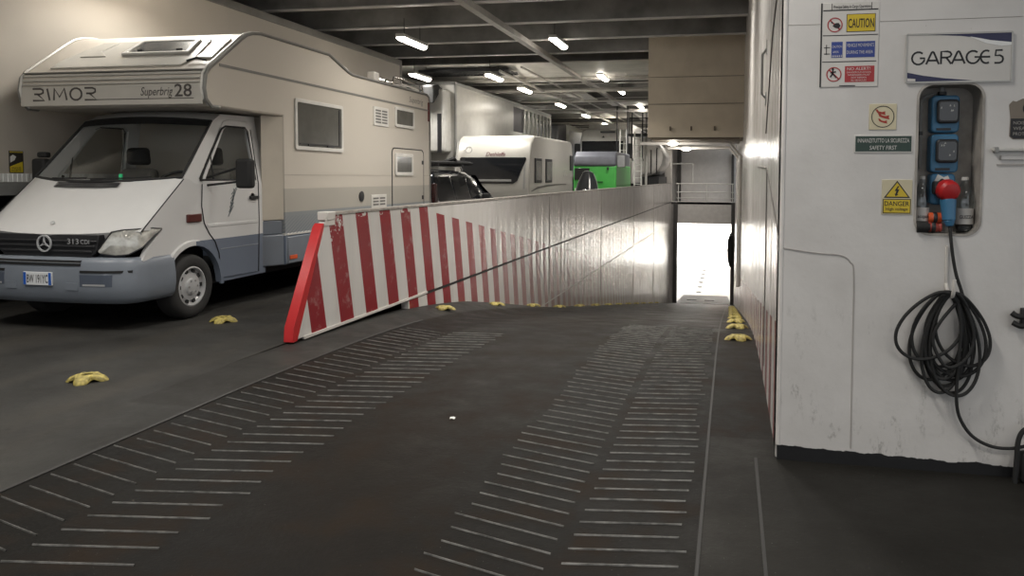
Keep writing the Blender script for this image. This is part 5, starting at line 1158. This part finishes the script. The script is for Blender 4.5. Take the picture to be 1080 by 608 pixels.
b = MB(); b.tube(smooth_path([(1.155, WY - .07, .93), (1.06, WY - .075, .80), (1.035, WY - .075, .70), (1.10, WY - .08, .58), (1.19, WY - .075, .62), (1.23, WY - .07, .74), (1.18, WY - .07, .90), (1.13, WY - .06, .955)], 7), R, 8); b.build('cross_loop', M_black, s)
b = MB(); b.tube(smooth_path([(1.135, WY - .07, .955), (1.165, WY - .075, .80), (1.16, WY - .07, .60), (1.158, WY - .06, .42), (1.18, WY - .05, .31), (1.24, WY - .05, .22), (1.33, WY - .05, .172), (1.42, WY - .055, .168), (1.50, WY - .06, .19), (1.56, WY - .06, .20)], 8), R, 8); b.build('tail', M_black, s)
s = thing('hanging_hose', 'black hose loop standing on the floor at the right edge of the view', 'hose', (1.47, WY - .06, 0))
b = MB(); b.tube(smooth_path([(1.44, WY - .08, -.0), (1.445, WY - .08, .12), (1.45, WY - .08, .22), (1.475, WY - .08, .275), (1.52, WY - .08, .285), (1.58, WY - .08, .26)], 7), .013, 8); b.build('hose', M_black, s)
b = MB(); b.box(1.468, 1.62, WY - .10, WY - .02, .0, .16); b.build('base_block', M_black, s, bevel=.02)
s = thing('wall_cleat', 'small black two armed cleat on the wall at the right edge', 'cleat', (1.46, WY, .83))
b = MB(); b.tube(smooth_path([(1.415, WY - .03, .865), (1.44, WY - .04, .85), (1.50, WY - .035, .85), (1.55, WY - .03, .88)], 5), .015, 8); b.tube(smooth_path([(1.42, WY - .03, .815), (1.46, WY - .045, .80), (1.52, WY - .035, .82)], 5), .014, 8); b.build('arms', M_black, s)
b = MB(); b.box(1.46, 1.52, WY - .03, WY, .79, .89); b.build('base', M_dark, s, bevel=.006)

# ================================================================== lashing pots
def pot_builder():
    r = thing('lashing_pot', 'x', 'lashing pot', (0, 0, 0), 'yellow lashing pots')
    b = MB(); N = 48; rows = []
    def Rr(a): return .082 + .066 * abs(math.cos(2 * a)) ** 1.3
    for f in (0, .12, .3, .55, .8, 1.0):
        row = []
        for i in range(N):
            a = 2 * PI * i / N; ro = Rr(a); r0 = .038; rr_ = r0 + (ro - r0) * f
            arm = abs(math.cos(2 * a)); z = .054 - .036 * max(0, (rr_ - .060) / .088) ** 1.1 * (1 if arm > .4 else .4)
            if f == 1.0: z -= .016
            if f == 0: z -= .004
            row.append((rr_ * math.cos(a + PI / 4 * 0), rr_ * math.sin(a), z + (.003 * math.sin(9 * a) if f > .2 else 0)))
        rows.append(row)
    low = [(x * 1.0, y * 1.0, 0.0 if abs(math.cos(2 * (2 * PI * i / N))) > .62 else z * .55) for i, (x, y, z) in enumerate(rows[-1])]
    rows.append(low); rows = [[(x, y, .0) for x, y, z in rows[0]]] + rows
    b.loft(rows, True); b.build('cloverleaf', M_yellow, r, ang=50)
    b = MB(); b.lathe([(.046, .002), (.046, .012), (.0372, .040)], (0, 0, 0), (0, 0, 1), 16); b.build('socket', M_black, r); return r
pr = pot_builder(); pfirst = True
def pot(x, y, lab, rz, grp=None):
    global pfirst
    z = ramp_zx(x, y) if x > -4 else 0.0
    if pfirst: o = pr; pfirst = False; o.location = (x, y, z); o.rotation_euler = (0, 0, rz); o['label'] = lab
    else: o = copy_tree(pr, (x, y, z), lab, rz)
    sl = (ramp_zx(x, y + .1) - ramp_zx(x, y - .1)) / .2 if x > -4 else 0
    o.rotation_euler = (math.atan(sl), 0, rz)
pot(-4.70, 4.90, 'worn yellow lashing pot on the bare deck at the lower left, nearest one', .35)
pot(-5.22, 7.22, 'yellow lashing pot on the deck beside the front wheel of the motorhome', .2)
lefts = ['yellow lashing pot at the foot of the striped barrier, first of the row', 'yellow lashing pot along the striped barrier, second of the row', 'yellow lashing pot along the striped barrier, third of the row', 'yellow lashing pot along the barrier, fourth of the row', 'yellow lashing pot along the barrier, fifth of the row']
for i, y in enumerate((9.5, 11.75, 14.1, 16.4, 18.7, 21, 23.3, 25.6, 28, 30.5, 33, 36, 39)): pot(-3.62 + .003 * i, y, lefts[i] if i < 5 else 'distant yellow lashing pot along the foot of the barrier', .1 * i)
rights = ['yellow lashing pot nearest on the right edge of the ramp', 'yellow lashing pot on the right edge of the ramp, second of the row', 'yellow lashing pot on the right edge of the ramp, third of the row']
for i, y in enumerate((8.2, 9.7, 11.3, 13.1, 15.2, 17.6, 20.4, 23.5, 27, 31)): pot(.10, y, rights[i] if i < 3 else 'distant yellow lashing pot on the right edge of the ramp', .3 + .1 * i)
hp = thing('deck_socket', 'x', 'deck socket', (0, 0, 0), 'dark deck sockets on the lower hold floor'); b = MB(); b.lathe([(.02, .03), (.14, .03), (.17, .0)], (0, 0, 0), (0, 0, 1), 12); b.build('ring', M_dark, hp)
for i in range(9):
    l = (-2.02 - .008 * i, 53 + 2.5 * i, HOLD_Z - .02)
    if i == 0: hp.location = l; hp['label'] = 'dark deck socket in the line on the bright lower floor'
    else: copy_tree(hp, l, 'dark deck socket in the line on the bright lower floor')
s = thing('paper_scrap', 'small scrap of white paper lying on the dark middle of the ramp', 'litter', (-1.712, 4.63, 0))
b = MB(); b.loft([[(-1.728, 4.615, .003), (-1.714, 4.61, .012), (-1.697, 4.618, .003)], [(-1.73, 4.632, .012), (-1.713, 4.63, .004), (-1.695, 4.634, .014)], [(-1.725, 4.648, .003), (-1.712, 4.65, .010), (-1.70, 4.646, .003)]]); b.build('paper', mat('white_paper', (.7, .69, .66), .7), s)
